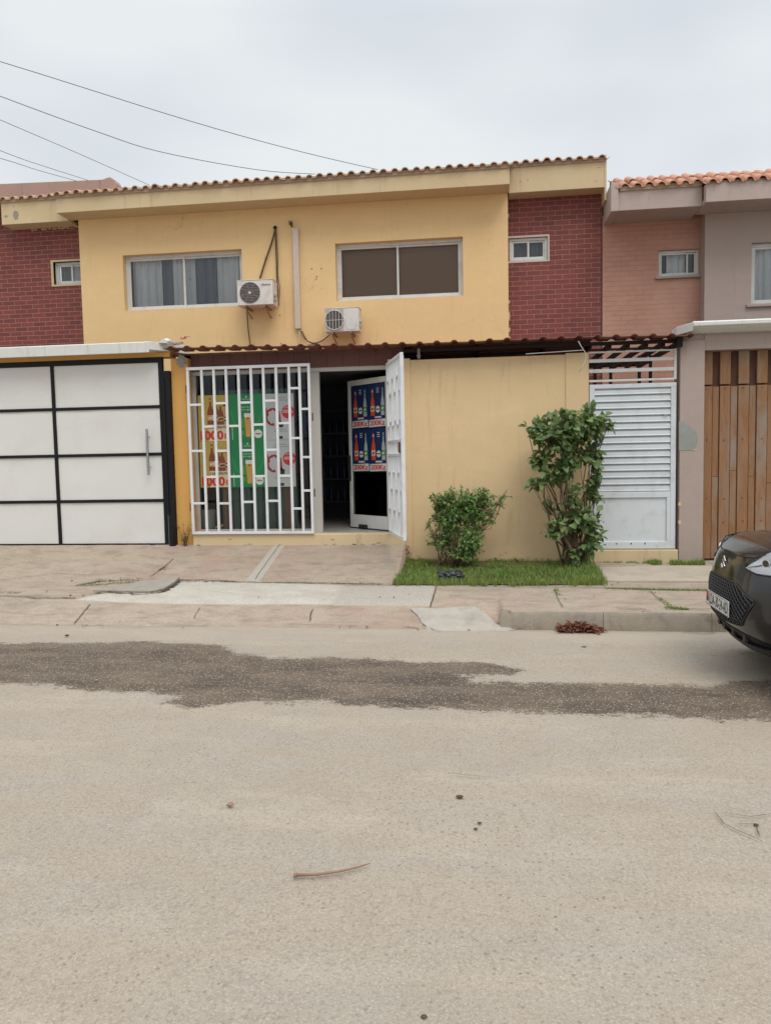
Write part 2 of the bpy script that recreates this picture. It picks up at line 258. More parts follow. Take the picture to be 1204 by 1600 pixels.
# ---------------------------------------------------------------- mesh builder
class MB:
    def __init__(s): s.v = []; s.f = []; s.mi = []; s.m = 0; s.t = []; s.p = []
    def add(s, vs, fs, tint=None):
        o = len(s.v); s.p.append((o, len(s.f))); s.v += [tuple(p) for p in vs]; s.f += [tuple(i+o for i in f) for f in fs]; s.mi += [s.m]*len(fs); s.t += [0.5 if tint is None else tint]*len(vs); return s
    def box(s, x0, x1, y0, y1, z0, z1, tint=None):
        v = [(x, y, z) for z in (z0, z1) for y in (y0, y1) for x in (x0, x1)]
        return s.add(v, [(0, 2, 3, 1), (4, 5, 7, 6), (0, 1, 5, 4), (2, 6, 7, 3), (0, 4, 6, 2), (1, 3, 7, 5)], tint)
    def obox(s, c, ex, ey, ez):   # oriented: centre and three half-extent vectors
        c, ex, ey, ez = map(np.array, (c, ex, ey, ez)); v = [c+a*ex+b*ey+d*ez for d in (-1, 1) for b in (-1, 1) for a in (-1, 1)]
        return s.add(v, [(0, 2, 3, 1), (4, 5, 7, 6), (0, 1, 5, 4), (2, 6, 7, 3), (0, 4, 6, 2), (1, 3, 7, 5)])
    def prism(s, poly, O, U, V, W):   # poly in (u,v), extruded along W
        O, U, V, W = map(np.array, (O, U, V, W)); n = len(poly)
        a = [O+U*p[0]+V*p[1] for p in poly]; b = [p+W for p in a]
        return s.add(a+b, [tuple(range(n))[::-1], tuple(range(n, 2*n))]+[(i, (i+1) % n, (i+1) % n+n, i+n) for i in range(n)])
    def tube(s, pts, r, n=8, r2=None, caps=True):
        pts = [np.array(p, float) for p in pts]; vs = []; fs = []; m = len(pts)
        up = None
        for i, p in enumerate(pts):
            d = pts[min(i+1, m-1)]-pts[max(i-1, 0)]; d /= (np.linalg.norm(d)+1e-9)
            if up is None: up = np.cross(d, (0, 0, 1.) if abs(d[2]) < .9 else (1., 0, 0))
            up = up-d*(up@d); up /= (np.linalg.norm(up)+1e-9); q = np.cross(d, up)
            rr = r if r2 is None else r+(r2-r)*i/(m-1)
            if isinstance(r, (list, tuple)): rr = r[i]
            vs += [p+rr*(math.cos(2*PI*j/n)*up+math.sin(2*PI*j/n)*q) for j in range(n)]
        for i in range(m-1):
            for j in range(n): fs.append((i*n+j, i*n+(j+1) % n, (i+1)*n+(j+1) % n, (i+1)*n+j))
        if caps: fs += [tuple(range(n))[::-1], tuple(range((m-1)*n, m*n))]
        return s.add(vs, fs)
    def grid(s, P, nu, nv, close=False, flip=False):
        fs = []
        for i in range(nu-1):
            for j in range(nv-1 if not close else nv):
                a, b = i*nv+j, i*nv+(j+1) % nv; q = (a, b, b+nv, a+nv); fs.append(q[::-1] if flip else q)
        return s.add(P, fs)
    def disc(s, c, r, U, V, W, n=28, r0=None):
        return s.prism([(r*math.cos(2*PI*i/n), r*math.sin(2*PI*i/n)) for i in range(n)], c, U, V, W)
    def text(s, string, O, U, V, W, width, height=None, bold=.0):
        vs, fs = textmesh(string, bold); a = np.array(vs); mn, mx = a.min(0), a.max(0); sc = width/(mx[0]-mn[0]); sv = sc if height is None else height/(mx[1]-mn[1])
        O, U, V, W = map(np.array, (O, U, V, W))
        return s.add([O+U*(p[0]-mn[0])*sc+V*(p[1]-mn[1])*sv+W for p in a], fs)
    def build(s, name, mats, parent=None, smooth=False, bevel=0, seg=2, root=None):
        me = bpy.data.meshes.new(name); r = np.array(root_loc(parent) if parent else (root or (0, 0, 0)), float)
        v = (np.array(s.v, float)-r) if s.v else np.zeros((0, 3)); me.from_pydata(v.tolist(), [], s.f)
        for mt in ([mats] if isinstance(mats, str) else mats): me.materials.append(MATS[mt])
        me.polygons.foreach_set('material_index', s.mi)
        if any(t != .5 for t in s.t):
            at_ = me.attributes.new('tint', 'FLOAT', 'POINT'); at_.data.foreach_set('value', s.t)
        if smooth:
            me.polygons.foreach_set('use_smooth', [True]*len(me.polygons))
            if smooth is not True: me.set_sharp_from_angle(angle=math.radians(smooth))
        me.update(); o = bpy.data.objects.new(name, me); COL.objects.link(o)
        if parent: o.parent = parent
        elif root: o.location = root
        if bevel:
            b = o.modifiers.new('bevel', 'BEVEL'); b.width = bevel; b.segments = seg; b.limit_method = 'ANGLE'; b.angle_limit = math.radians(40)
        return o
def each(b, name, mats, parent, **k):      # every piece added to b becomes a part of its own
    for i, (v0, f0) in enumerate(b.p):
        v1, f1 = b.p[i+1] if i+1 < len(b.p) else (len(b.v), len(b.f)); q = MB(); q.v = b.v[v0:v1]; q.t = b.t[v0:v1]; q.f = [tuple(j-v0 for j in f) for f in b.f[f0:f1]]; q.mi = b.mi[f0:f1]; q.build(name, mats, parent, **k)
TXT = {}
def textmesh(st, bold=0):
    if (st, bold) not in TXT:
        c = bpy.data.curves.new('t', 'FONT'); c.body = st; c.size = 1; c.offset = bold; c.resolution_u = 4
        o = bpy.data.objects.new('t', c); me = bpy.data.meshes.new_from_object(o)
        TXT[(st, bold)] = ([tuple(v.co) for v in me.vertices], [tuple(p.vertices) for p in me.polygons])
        bpy.data.objects.remove(o); bpy.data.meshes.remove(me); bpy.data.curves.remove(c)
    return TXT[(st, bold)]
def root_loc(o):
    p = np.zeros(3)
    while o is not None: p = p+np.array(o.location); o = o.parent
    return p
def tag(o, label=None, cat=None, group=None, kind=None):
    for a, b in (('label', label), ('category', cat), ('group', group), ('kind', kind)):
        if b: o[a] = b
    return o
def thing(name, loc, label, cat, group=None):
    o = bpy.data.objects.new(name, None); o.empty_display_size = .2; o.location = loc; COL.objects.link(o); return tag(o, label, cat, group)
def copy_tree(o, parent=None):
    c = o.copy(); COL.objects.link(c); c.parent = parent
    for ch in [x for x in o.children]: copy_tree(ch, c)
    return c
X_, Y_, Z_ = (1, 0, 0), (0, 1, 0), (0, 0, 1)
# ---------------------------------------------------------------- ground
def sst(a, b, x): t = np.clip((x-a)/(b-a), 0, 1); return t*t*(3-2*t)
def gz(x, y):
    x = np.asarray(x, float); y = np.asarray(y, float)
    base = np.where(x < .12, np.clip((y-7.0)/.65, 0, 1)*.15, np.where(y > 7.0, .16, 0)); base = np.where(y < 7.0, 0, base)
    flat = .15+np.clip((y-7.65)/.75, 0, 1)*.045+np.where(x >= .12, .01*(1-np.clip((y-7.65)/.75, 0, 1)), 0)
    T = np.where(x < -1.0, .51, .275); up = .195+(T-.195)*np.clip((y-8.4)/1.1, 0, 1)
    return np.where(y < 7.65, base, np.where(y < 8.4, flat, up))
def gp(px, py, dz=0):     # a pixel of the photo carried down to the ground surface
    d = ray(px, py); t = 1.0
    for _ in range(500):
        z = EYE+d[2]*t
        if z <= float(gz(d[0]*t, d[1]*t))+dz: break
        t += .04
    for _ in range(6): t -= .006 if EYE+d[2]*t < float(gz(d[0]*t, d[1]*t))+dz else 0
    return (d[0]*t, d[1]*t, float(gz(d[0]*t, d[1]*t))+dz)
def road_pt(px, py): d = ray(px, py); t = -EYE/d[2]; return (d[0]*t, d[1]*t)
def sdf(poly, X, Y):      # signed distance, positive inside
    P = np.array(poly); n = len(P); best = np.full(X.shape, 1e9); ins = np.zeros(X.shape, bool)
    for i in range(n):
        a, b = P[i], P[(i+1) % n]; d = b-a; t = np.clip(((X-a[0])*d[0]+(Y-a[1])*d[1])/(d@d+1e-12), 0, 1)
        best = np.minimum(best, np.hypot(X-a[0]-t*d[0], Y-a[1]-t*d[1]))
        c = ((a[1] > Y) != (b[1] > Y)) & (X < (b[0]-a[0])*(Y-a[1])/(b[1]-a[1]+1e-12)+a[0]); ins ^= c
    return np.where(ins, best, -best)
def sheet(name, xs, ys, zf, mat, attrs, keep=None, label=None):
    X, Yy = np.meshgrid(xs, ys, indexing='ij'); Zz = zf(X, Yy); nx, ny = X.shape
    me = bpy.data.meshes.new(name); idx = np.arange(nx*ny).reshape(nx, ny)
    q = np.stack([idx[:-1, :-1], idx[1:, :-1], idx[1:, 1:], idx[:-1, 1:]], -1).reshape(-1, 4)
    if keep is not None:
        cx = (X[:-1, :-1]+X[1:, 1:])/2; cy = (Yy[:-1, :-1]+Yy[1:, 1:])/2; q = q[keep(cx, cy).reshape(-1)]
    me.from_pydata(np.stack([X, Yy, Zz], -1).reshape(-1, 3).tolist(), [], q.tolist()); me.materials.append(MATS[mat])
    me.polygons.foreach_set('use_smooth', [True]*len(me.polygons))
    for nme, arr in attrs(X, Yy).items(): me.attributes.new(nme, 'FLOAT', 'POINT').data.foreach_set('value', arr.reshape(-1).astype(np.float32))
    o = bpy.data.objects.new(name, me); COL.objects.link(o); o['kind'] = 'structure'; return o
g = MB(); g.add([(-300, -300, -.03), (300, -300, -.03), (300, 300, -.03), (-300, 300, -.03)], [(0, 1, 2, 3)]); tag(g.build('ground', 'ground_far'), kind='structure')
DARK = [(-120, 1004), (60, 1002), (120, 1003), (230, 999), (345, 1007), (364, 1012), (372, 1020), (440, 1027), (490, 1025), (580, 1026), (640, 1030), (740, 1030), (790, 1036), (822, 1046), (800, 1052), (724, 1055), (740, 1062), (830, 1063), (920, 1065), (1000, 1066), (1110, 1069), (1150, 1060), (1330, 1060), (1330, 1124), (1160, 1127), (1060, 1120), (960, 1120), (830, 1113), (760, 1112), (660, 1106), (560, 1105), (500, 1096), (440, 1100), (395, 1094), (300, 1107), (250, 1098), (268, 1088), (230, 1080), (140, 1080), (80, 1070), (-120, 1064)]
darkp = [road_pt(*p) for p in DARK]
def road_attr(X, Y):
    s1 = sdf(darkp, X, Y)
    return {'wet': s1, 'dust': np.clip(1-(7.0-Y)/.75, 0, 1)}
def road_z(X, Y):
    f = np.vectorize(lambda x, y: noise.noise((x*.8, y*.8, 0))*.012+noise.noise((x*3, y*3, 2))*.003)(X, Y)
    return (f-.006)*np.clip((7.0-Y)/.3, 0, 1)
xs = np.unique(np.round(np.concatenate([np.linspace(-40, -9, 12), np.arange(-9, 5.01, .05), np.linspace(5.2, 40, 12)]), 3)); ys = np.unique(np.round(np.concatenate([np.linspace(-12, 1.4, 10), np.arange(1.5, 7.0, .05), [7.01]]), 3))
sheet('road', xs, ys, road_z, 'asphalt', road_attr)
PALE = [gp(*p)[:2] for p in [(118, 938), (165, 928), (245, 926), (285, 906), (400, 909), (540, 915), (520, 945), (300, 944), (170, 940)]]
GREY = [gp(*p)[:2] for p in [(530, 916), (678, 915), (675, 946), (520, 946)]]
xs = np.unique(np.round(np.concatenate([np.linspace(-30, -7.5, 10), np.arange(-7.5, 5.0, .035), np.linspace(5.2, 30, 8), [.11, .13, -1.005, -.995]]), 4)); ys = np.unique(np.round(np.concatenate([[6.99], np.arange(7.0, 9.6, .035), [7.65, 8.4, 9.56, 12.3]]), 4))
STRIP = [gp(*p)[:2] for p in [(383, 908), (405, 909), (445, 852), (428, 852)]]
def pave_attr(X, Y):
    pw = np.exp(-((X+3.2)/1.0)**2)*(Y > 8.35)+((X > .8) & (Y < 8.4))*.4+np.exp(-((X+.9)/1.2)**2)*(Y < 7.75)*.9+.25
    return {'pale': np.clip(.5+sdf(PALE, X, Y)*6, 0, 1), 'grey': np.clip(.5+np.maximum(sdf(GREY, X, Y), sdf(STRIP, X, Y))*9, 0, 1), 'warm': np.clip(pw, 0, 1)}
def pave_z(X, Y):
    f = np.vectorize(lambda x, y: noise.noise((x*1.3, y*1.3, 5))*.008+noise.noise((x*7, y*7, 5))*.0025)(X, Y)
    return gz(X, Y)+f*np.clip((Y-7.0)/.1, 0, 1)
sheet('pavement', xs, ys, pave_z, 'pavement_concrete', pave_attr, keep=lambda cx, cy: ~((cx > .12) & (cy < 7.04)))
# kerb stones on the right-hand side, face towards the road
kb = MB(); kx = .12
while kx < 9:
    L_ = .92+random.uniform(-.03, .03); x0, x1 = kx+.002, kx+L_-.002; n = 40; ch = random.uniform(.008, .02)
    for i in range(n):
        a, b = x0+(x1-x0)*i/n, x0+(x1-x0)*(i+1)/n; j = lambda t: noise.noise((t*5, 3, 1))*.014+noise.noise((t*19, 3, 1))*.010+noise.noise((t*50, 3, 1))*.004
        pa = [(6.995+j(a), -.05), (7.0+j(a), .13), (7.02+j(a)*1.5, .163+j(a)*.3), (7.05, .164), (7.05, -.05)]; pb = [(6.995+j(b), -.05), (7.0+j(b), .13), (7.02+j(b)*1.5, .163+j(b)*.3), (7.05, .164), (7.05, -.05)]
        V_ = [(a, *p) for p in pa]+[(b, *p) for p in pb]; fs = [(q, q+5, q+6, q+1) for q in range(4)]
        if i == 0: fs.append((0, 1, 2, 3, 4))
        if i == n-1: fs.append((9, 8, 7, 6, 5))
        kb.add(V_, fs)
    kx += L_
tag(kb.build('kerb', 'kerb_concrete', smooth=40), kind='structure')
# mortar wedge where the kerb drops
wp = [gp(652, 962), gp(668, 985), (at(700, 989, 6.93)[0], 6.93, 0), (at(790, 986, 6.96)[0], 6.96, 0), (.24, 6.985, 0), (.10, 7.05, .165)]
lerp_ = lambda x, a, b: float(np.interp(x, a, b)); w_ = MB(); top = [(p[0], p[1], max(p[2], .0)+.012) for p in wp]+[(-.12, 7.42, .135), (-.75, 7.42, .112)]
cen = (-.35, 7.2, .09); cn = np.array(cen); dense = []
for i in range(len(top)):
    for q in range(8): dense.append(np.array(top[i])+(np.array(top[(i+1) % len(top)])-np.array(top[i]))*q/8+np.array([noise.noise((i+q/8., 3, 1))*.02, noise.noise((i+q/8., 9, 1))*.015, 0]))
RR = []
for k_ in range(13):
    for p in dense: u = p+(cn-p)*k_/12.001; RR.append((u[0], u[1], .008+min(1, max(0, (u[1]-6.95)/lerp_(u[0], (-.5, .12), (.67, .45))))*.155+noise.noise((u[0]*6, u[1]*6, 4))*.008-(.012 if k_ == 0 else 0)))
w_.grid(RR, 13, len(dense), close=True)
tag(w_.build('kerb_ramp', 'ramp_mortar', smooth=True), kind='structure')
# joints and cracks
ck = MB()
def ribbon(pts, wd, jit=.5, dz=.012, step=.03):
    P = [np.array(gp(*p)) if len(p) == 2 else np.array(p, float) for p in pts]; path = []
    for a, b in zip(P[:-1], P[1:]):
        n = max(1, int(np.linalg.norm(b-a)/step)); path += [a+(b-a)*i/n for i in range(n)]
    path.append(P[-1]); vs = []
    for i, p in enumerate(path):
        d = path[min(i+1, len(path)-1)]-path[max(0, i-1)]; nn = np.array([-d[1], d[0]]); nn = nn/(np.linalg.norm(nn)+1e-9)
        o_ = noise.noise((p[0]*9, p[1]*9, 7))*wd*1.6*jit+noise.noise((p[0]*30, p[1]*30, 7))*wd*.8*jit; ww = wd*(.5+.5*jit*abs(noise.noise((p[0]*12, p[1]*12, 1)))*2)*(0.35 if i in (0, len(path)-1) else 1)/2
        for sgn in (-1, 1):
            q = p[:2]+nn*(o_+sgn*ww); vs.append((q[0], q[1], float(gz(*q))+dz))
    ck.add(vs, [(2*i, 2*i+1, 2*i+3, 2*i+2) for i in range(len(path)-1)])
for pts, wd in [([(141, 945), (130, 960), (116, 976)], .016), ([(398, 906), (412, 886), (437, 851)], .009), ([(313, 950), (302, 968)], .010), ([(489, 953), (483, 972)], .016),
                ([(681, 918), (677, 934), (672, 950)], .018), ([(866, 921), (872, 938), (879, 951)], .010), ([(1012, 923), (1030, 938), (1045, 950)], .012),
                ([(-100, 928), (0, 932), (60, 935), (120, 936)], .022), ([(0, 931), (120, 933), (150, 928)], .012), ([(235, 902), (255, 888), (272, 873)], .016), ([(246, 892), (262, 886)], .025),
                ([(270, 907), (330, 908), (400, 911), (500, 912), (600, 914)], .022), ([(600, 914), (700, 915), (940, 919), (1100, 921), (1300, 923)], .02),
                ([(0, 979), (60, 976), (200, 981), (330, 978)], .008), ([(630, 980), (650, 982), (655, 986)], .012), ([(660, 975), (672, 984), (690, 988)], .012), ([(690, 957), (700, 953), (800, 957), (815, 960)], .009), ([(735, 966), (770, 972), (800, 966)], .008),
                ([(960, 951), (990, 953), (1010, 952)], .02), ([(1030, 953), (1110, 953)], .018), ([(1111, 940), (1085, 943)], .008), ([(440, 976), (490, 977), (560, 979)], .006), ([(20, 905), (90, 897), (150, 900), (210, 893)], .006), ([(470, 879), (520, 884), (580, 880)], .005), ([(700, 930), (760, 941), (800, 938), (860, 944)], .006), ([(330, 925), (420, 934), (480, 930)], .005), ([(960, 895), (1010, 905), (1080, 903)], .006), ([(-60, 950), (60, 962), (110, 958)], .006), ([(235, 976), (300, 978)], .006)]: ribbon(pts, wd)
for pts, wd in [([(1115, 1270), (1130, 1290), (1150, 1300), (1170, 1308), (1190, 1318)], .009), ([(1125, 1272), (1170, 1278), (1204, 1273)], .008), ([(1150, 1290), (1180, 1290), (1186, 1310)], .009), ([(700, 1210), (760, 1216)], .008), ([(20, 1066), (60, 1070), (75, 1068)], .01),
                ([(150, 960), (50, 945)], .0001), ([(1065, 988), (1100, 991), (1120, 990)], .02), ([(930, 1005), (960, 1013), (990, 1015)], .006), ([(1110, 1025), (1150, 1028)], .01)]: ribbon(pts, wd*.8, dz=.009)
tag(ck.build('pavement_joints', 'cracks'), kind='structure')
# garden bed soil
gb = MB(); gb.grid([(x, y, .012+float(gz(max(x, -.99), y))+noise.noise((x*4, y*4, 0))*.012) for x in np.linspace(-1.03, 1.22, 30) for y in np.linspace(8.3, 9.5, 16)], 30, 16, flip=True)
tag(gb.build('garden_soil', 'soil', smooth=True), kind='structure')
# ---------------------------------------------------------------- grass
def blades(name, pts, h, mat, label=None, lean=.5, wd=.006, kind='stuff', cat='grass'):
    n = len(pts); P = np.array([(p[0], p[1], p[2]) for p in pts]); hh = np.array([p[3] if len(p) > 3 else 1 for p in pts])*h*rng.uniform(.55, 1.15, n)
    a = rng.uniform(0, 2*PI, n); d = np.stack([np.cos(a), np.sin(a), 0*a], 1); s_ = np.stack([-np.sin(a), np.cos(a), 0*a], 1)*wd/2*rng.uniform(.7, 1.4, (n, 1)); ln = rng.uniform(.1, lean, n)
    m1 = P+d*(ln*hh*.35)[:, None]+np.array([0, 0, 1])*(hh*.55)[:, None]; tp = P+d*(ln*hh)[:, None]+np.array([0, 0, 1])*(hh*(1-.25*ln))[:, None]
    V_ = np.stack([P-s_, P+s_, m1-s_*.8, m1+s_*.8, tp], 1).reshape(-1, 3); b = MB(); b.v = [tuple(v) for v in V_]
    for i in range(n): b.f += [(5*i, 5*i+1, 5*i+3, 5*i+2), (5*i+2, 5*i+3, 5*i+4)]
    b.mi = [0]*len(b.f); b.t = np.repeat(np.clip([.45+.4*noise.noise((p[0]*2.5, p[1]*2.5, 3)) for p in P]+rng.normal(0, .16, n), 0, 1), 5).tolist()
    return tag(b.build(name, mat), label, cat, kind=kind)
pts = []
for _ in range(30000):
    x, y = random.uniform(-1.03, 1.26), random.uniform(8.2, 9.5)
    if y < 8.27+.05*noise.noise((x*5, 0, 0))+.06*noise.noise((x*17, 0, 0))+random.gauss(0, .02): continue
    if x > 1.22 and y > 8.9: continue
    dn = .75+.5*noise.noise((x*3, y*3, 9))-(.55 if (y > 9.15 and -.1 < x < 1.0) else 0)-(.4 if abs(x+.45) < .25 and y > 9.0 else 0)
    if random.random() > dn: continue
    pts.append((x, y, float(gz(max(x, -.99), y)), .6+.6*abs(noise.noise((x*4, y*4, 4)))+(.35 if x > .9 else 0)))
blades('lawn_grass', pts, .10, 'grass_blade', 'green grass covering the garden bed between path and slab')
pts = []
def strip(a, b, w, n, hs=1.0):
    a, b = np.array(gp(*a)), np.array(gp(*b)); L_ = np.linalg.norm(b-a)
    for _ in range(n):
        t = random.random(); q = a+(b-a)*t; y = q[1]+random.gauss(0, w); q = (q[0]+random.gauss(0, .02), y)
        if noise.noise((q[0]*6, q[1]*3, 2)) > -.25: pts.append((q[0], q[1], float(gz(*q)), hs*random.uniform(.4, 1)))
strip((1015, 881), (1105, 884), .05, 2200, 1.0); strip((930, 878), (1015, 880), .03, 700, .45); strip((945, 920), (1110, 923), .014, 1300, .3); strip((1040, 950), (1075, 953), .03, 300, .35)
strip((1020, 925), (1050, 950), .012, 160, .3); strip((866, 920), (872, 930), .01, 80, .3); strip((1075, 876), (1110, 880), .05, 700, 1.1)
blades('verge_grass', pts, .075, 'grass_blade', 'tufts of grass along the step and slab joints by the gate')
pts = []
def wstrip(a, b, w, n, hs): 
    global pts
    strip(a, b, w, n, hs)
wstrip((120, 915), (160, 908), .03, 260, .3); wstrip((150, 909), (225, 905), .02, 260, .25); wstrip((280, 908), (600, 913), .010, 900, .22); wstrip((0, 925), (30, 927), .03, 130, .2); wstrip((125, 916), (235, 906), .035, 900, .2); wstrip((240, 893), (265, 888), .01, 60, .25)
blades('dry_weeds', pts, .06, 'weed_leaf', 'low dry olive weeds growing in the driveway cracks', lean=1.2, cat='weeds')
# ---------------------------------------------------------------- window builder
def window(parent, x0, x1, z0, z1, Yf, curtain=None, mull=None, fm='white_frame', t=.045, glassm='glass', seed=0, sashes=2):
    W = x1-x0; f = MB(); f.box(x0, x1, Yf, Yf+.06, z1-t, z1).box(x0, x1, Yf, Yf+.06, z0, z0+t).box(x0, x0+t, Yf+.002, Yf+.058, z0+t, z1-t).box(x1-t, x1, Yf+.002, Yf+.058, z0+t, z1-t)
    fr = f.build('window', fm, parent, bevel=.004)
    mx = mull if mull is not None else (x0+x1)/2; s = t*.7
    for i, (a, b, yy) in enumerate([(x0+t, mx+s/2, Yf+.012), (mx-s/2, x1-t, Yf+.03)]):
        q = MB(); q.box(a, b, yy, yy+.016, z1-t-s, z1-t-.001).box(a, b, yy, yy+.016, z0+t+.001, z0+t+s).box(a, a+s, yy+.001, yy+.015, z0+t+s, z1-t-s).box(b-s, b, yy+.001, yy+.015, z0+t+s, z1-t-s)
        q.build('sash', fm, fr); p = MB(); p.box(a+s-.003, b-s+.003, yy+.006, yy+.010, z0+t+s-.003, z1-t-s+.003); p.build('pane', glassm, fr)
    if curtain == 'blind':
        b = MB(); b.box(x0+t, x1-t, Yf+.065, Yf+.07, z0+.01, z1-.01); b.build('blind', 'blind_brown', fr)
    elif curtain:
        b = MB(); n = 160
        segs = curtain
        for (ca, cb, mi, yo) in segs:
            b.m = mi; P = []; m_ = max(8, int((cb-ca)*70))
            for i in range(m_+1):
                u = ca+(cb-ca)*i/m_; yw = Yf+.13+yo+.028*math.sin(u*38+seed+2*math.sin(u*7))+.012*math.sin(u*90+seed)
                P += [(u, yw, z0+.02), (u, yw+.006*math.sin(u*50), (z0+z1)/2), (u, yw-.006, z1)]
            b.grid(P, m_+1, 3)
        b.build('curtain', ['curtain', 'curtain_dark'], fr, smooth=True)
    return fr
def wall_with_holes(b, x0, x1, z0, z1, Y0, Y1, holes):
    # thick wall pieced round rectangular holes (x0,x1,z0,z1), butted end to end, as one closed sheet per strip
    xs = sorted({x0, x1, *[h[0] for h in holes], *[h[1] for h in holes]})
    for a, c in zip(xs[:-1], xs[1:]):
        hs = sorted([h for h in holes if h[0] <= a+1e-6 and h[1] >= c-1e-6], key=lambda h: h[2]); z = z0
        for h in hs: b.box(a, c, Y0, Y1, z, h[2]); z = h[3]
        b.box(a, c, Y0, Y1, z, z1)
def tiles(b, x0, x1, y0, z0, slope, run, pitch=.160, r=.055, rows=None):
    m_ = b.m; b.m = 1; b.box(x0+.01, x1-.01, y0+.05, y0+.09, z0-.015, z0+.052); b.m = m_
    n = int(round((x1-x0)/pitch)); pitch = (x1-x0)/n
    L_ = .36; m = max(1, int(run/L_))
    for j in range(m):
        ya, yb = y0+j*L_, y0+(j+1)*L_+.04; za, zb = z0+slope*(ya-y0)+.012*1, z0+slope*(yb-y0)
        for i in range(n):
            cx = x0+(i+.5)*pitch+random.uniform(-.006, .006); jz = random.uniform(-.007, .007); jy = random.uniform(-.02, .015) if j == 0 else 0; P = []; K = 8; tn = random.random()
            for (yy, zz, rr) in ((ya+jy, za+jz, r*1.08), (yb, zb+jz, r*.92)):
                for s in range(K+1):
                    a = PI*s/K; P.append((cx+rr*math.cos(a), yy, zz+rr*math.sin(a)))
            for (yy, zz, rr) in ((ya+jy, za+jz, r*1.08-.014), (yb, zb+jz, r*.92-.014)):
                for s in range(K+1):
                    a = PI*s/K; P.append((cx+rr*math.cos(a), yy, zz+rr*math.sin(a)))
            k2 = K+1; fs = [(s, s+1, k2+s+1, k2+s) for s in range(K)]+[(2*k2+s+1, 2*k2+s, 3*k2+s, 3*k2+s+1) for s in range(K)]+[(s+1, s, 2*k2+s, 2*k2+s+1) for s in range(K)]
            b.add(P, fs, tn)
        # channel tiles between
        for i in range(n+1):
            cx = x0+i*pitch; P = []
            for (yy, zz) in ((ya+.02, za+.035), (yb+.02, zb+.035)):
                for s in range(5):
                    a = PI+PI*s/4; P.append((cx+.05*math.cos(a), yy, zz+.035*math.sin(a)))
            b.add(P, [(s, s+1, s+6, s+5) for s in range(4)], random.random())
# ---------------------------------------------------------------- yellow house
H = thing('yellow_house', (-3, 12, 0), 'yellow two-storey terraced house with red brick side panels and clay tile eaves', 'house')
b = MB(); W1 = (-5.77, -3.79, 4.03, 4.91); W2 = (-2.29, -.32, 4.03, 4.91)
wall_with_holes(b, -6.5, .36, 2.6, 5.72, 12.0, 12.25, [W1, W2]); b.box(-6.5, .36, 12.0, 12.25, 0, 2.6)
b.build('wall', 'yellow_stucco', H)
b = MB(); wall_with_holes(b, .363, 1.765, 0, 6.0, 12.25, 12.45, [(.385, .965, 4.56, 4.91)])
b.build('brick_panel', 'red_brick', H)
b = MB(); wall_with_holes(b, -9.6, -6.503, 0, 5.98, 12.25, 12.45, [(-7.11, -6.53, 4.56, 4.93)])
b.build('brick_panel', 'red_brick', H)
b = MB(); b.box(-6.64, .375, 11.6, 12.1, 5.72, 5.74); b.box(-6.64, .375, 11.6, 11.72, 5.505, 5.72).box(-6.64, .375, 11.72, 12.0, 5.505, 5.56); b.build('fascia', 'cream_fascia', H, bevel=.006)
b = MB(); b.box(.378, 1.775, 11.95, 12.05, 5.49, 5.875).box(.378, 1.775, 12.05, 12.25, 5.49, 5.54); b.build('fascia', 'cream_fascia', H, bevel=.006)
b = MB(); b.box(-7.8, -6.643, 11.95, 12.05, 5.49, 5.86).box(-7.8, -6.643, 12.05, 12.25, 5.49, 5.54); b.build('fascia', 'cream_fascia', H, bevel=.006)
b = MB(); tiles(b, -6.66, .39, 11.53, 5.745, .26, 1.5); tiles(b, .39, 1.79, 11.88, 5.87, .26, 1.1); tiles(b, -9.6, -6.66, 11.88, 5.85, .26, 1.1)
b.add([(-9.6, 11.95, 5.84), (1.78, 11.95, 5.84), (1.78, 15, 6.4), (-9.6, 15, 6.4)], [(0, 1, 2, 3)]); b.build('roof', ['old_tile', 'mortar'], H, smooth=50)
b = MB(); b.box(1.765, 1.792, 11.94, 13.2, 5.3, 5.95); b.build('verge_board', 'cream_fascia', H)
# peeled paint on the left fascia
def blob(cx, cz, rx, rz, n=14, seed=0, Yp=0, th=.003, spike=.35):
    random.seed(seed); return [((cx+rx*math.cos(2*PI*i/n)*(1-spike*random.random())), (cz+rz*math.sin(2*PI*i/n)*(1-spike*random.random()))) for i in range(n)]
b = MB()
q = at(25, 336, 11.95); b.prism(blob(q[0], q[2], .06, .085, seed=3), (0, 11.947, 0), X_, Z_, (0, .006, 0)); q = at(10, 338, 11.95); b.prism(blob(q[0], q[2], .035, .02, seed=4), (0, 11.947, 0), X_, Z_, (0, .006, 0))
q = at(22, 322, 11.95); b.prism(blob(q[0], q[2], .01, .02, seed=5), (0, 11.947, 0), X_, Z_, (0, .006, 0)); q = at(105, 335, 11.95); b.prism(blob(q[0], q[2], .015, .02, seed=6), (0, 11.947, 0), X_, Z_, (0, .006, 0))
for (px, py) in ((813, 283), (824, 281), (935, 262), (930, 283)): q = at(px, py, 11.95); b.prism(blob(q[0], q[2], .016, .008, seed=px), (0, 11.947, 0), X_, Z_, (0, .006, 0))
each(b, 'peeled_patch', 'concrete_grey', H)
b = MB()
for i in range(26):   # crumbling render under the left soffit
    x = random.uniform(-7.5, -6.6); b.prism(blob(x, 5.487-random.random()*.02, .03, .014, seed=i+40), (0, 12.244, 0), X_, Z_, (0, .006, 0))
for (z, hh) in ((5.25, .03), (3.73, .09), (3.52, .05), (3.95, .03), (3.4, .04)): b.prism(blob(.375, z, .022, hh, seed=int(z*99)), (0, 12.243, 0), X_, Z_, (0, .008, 0))
each(b, 'broken_render', 'cream_fascia', H)
b = MB()
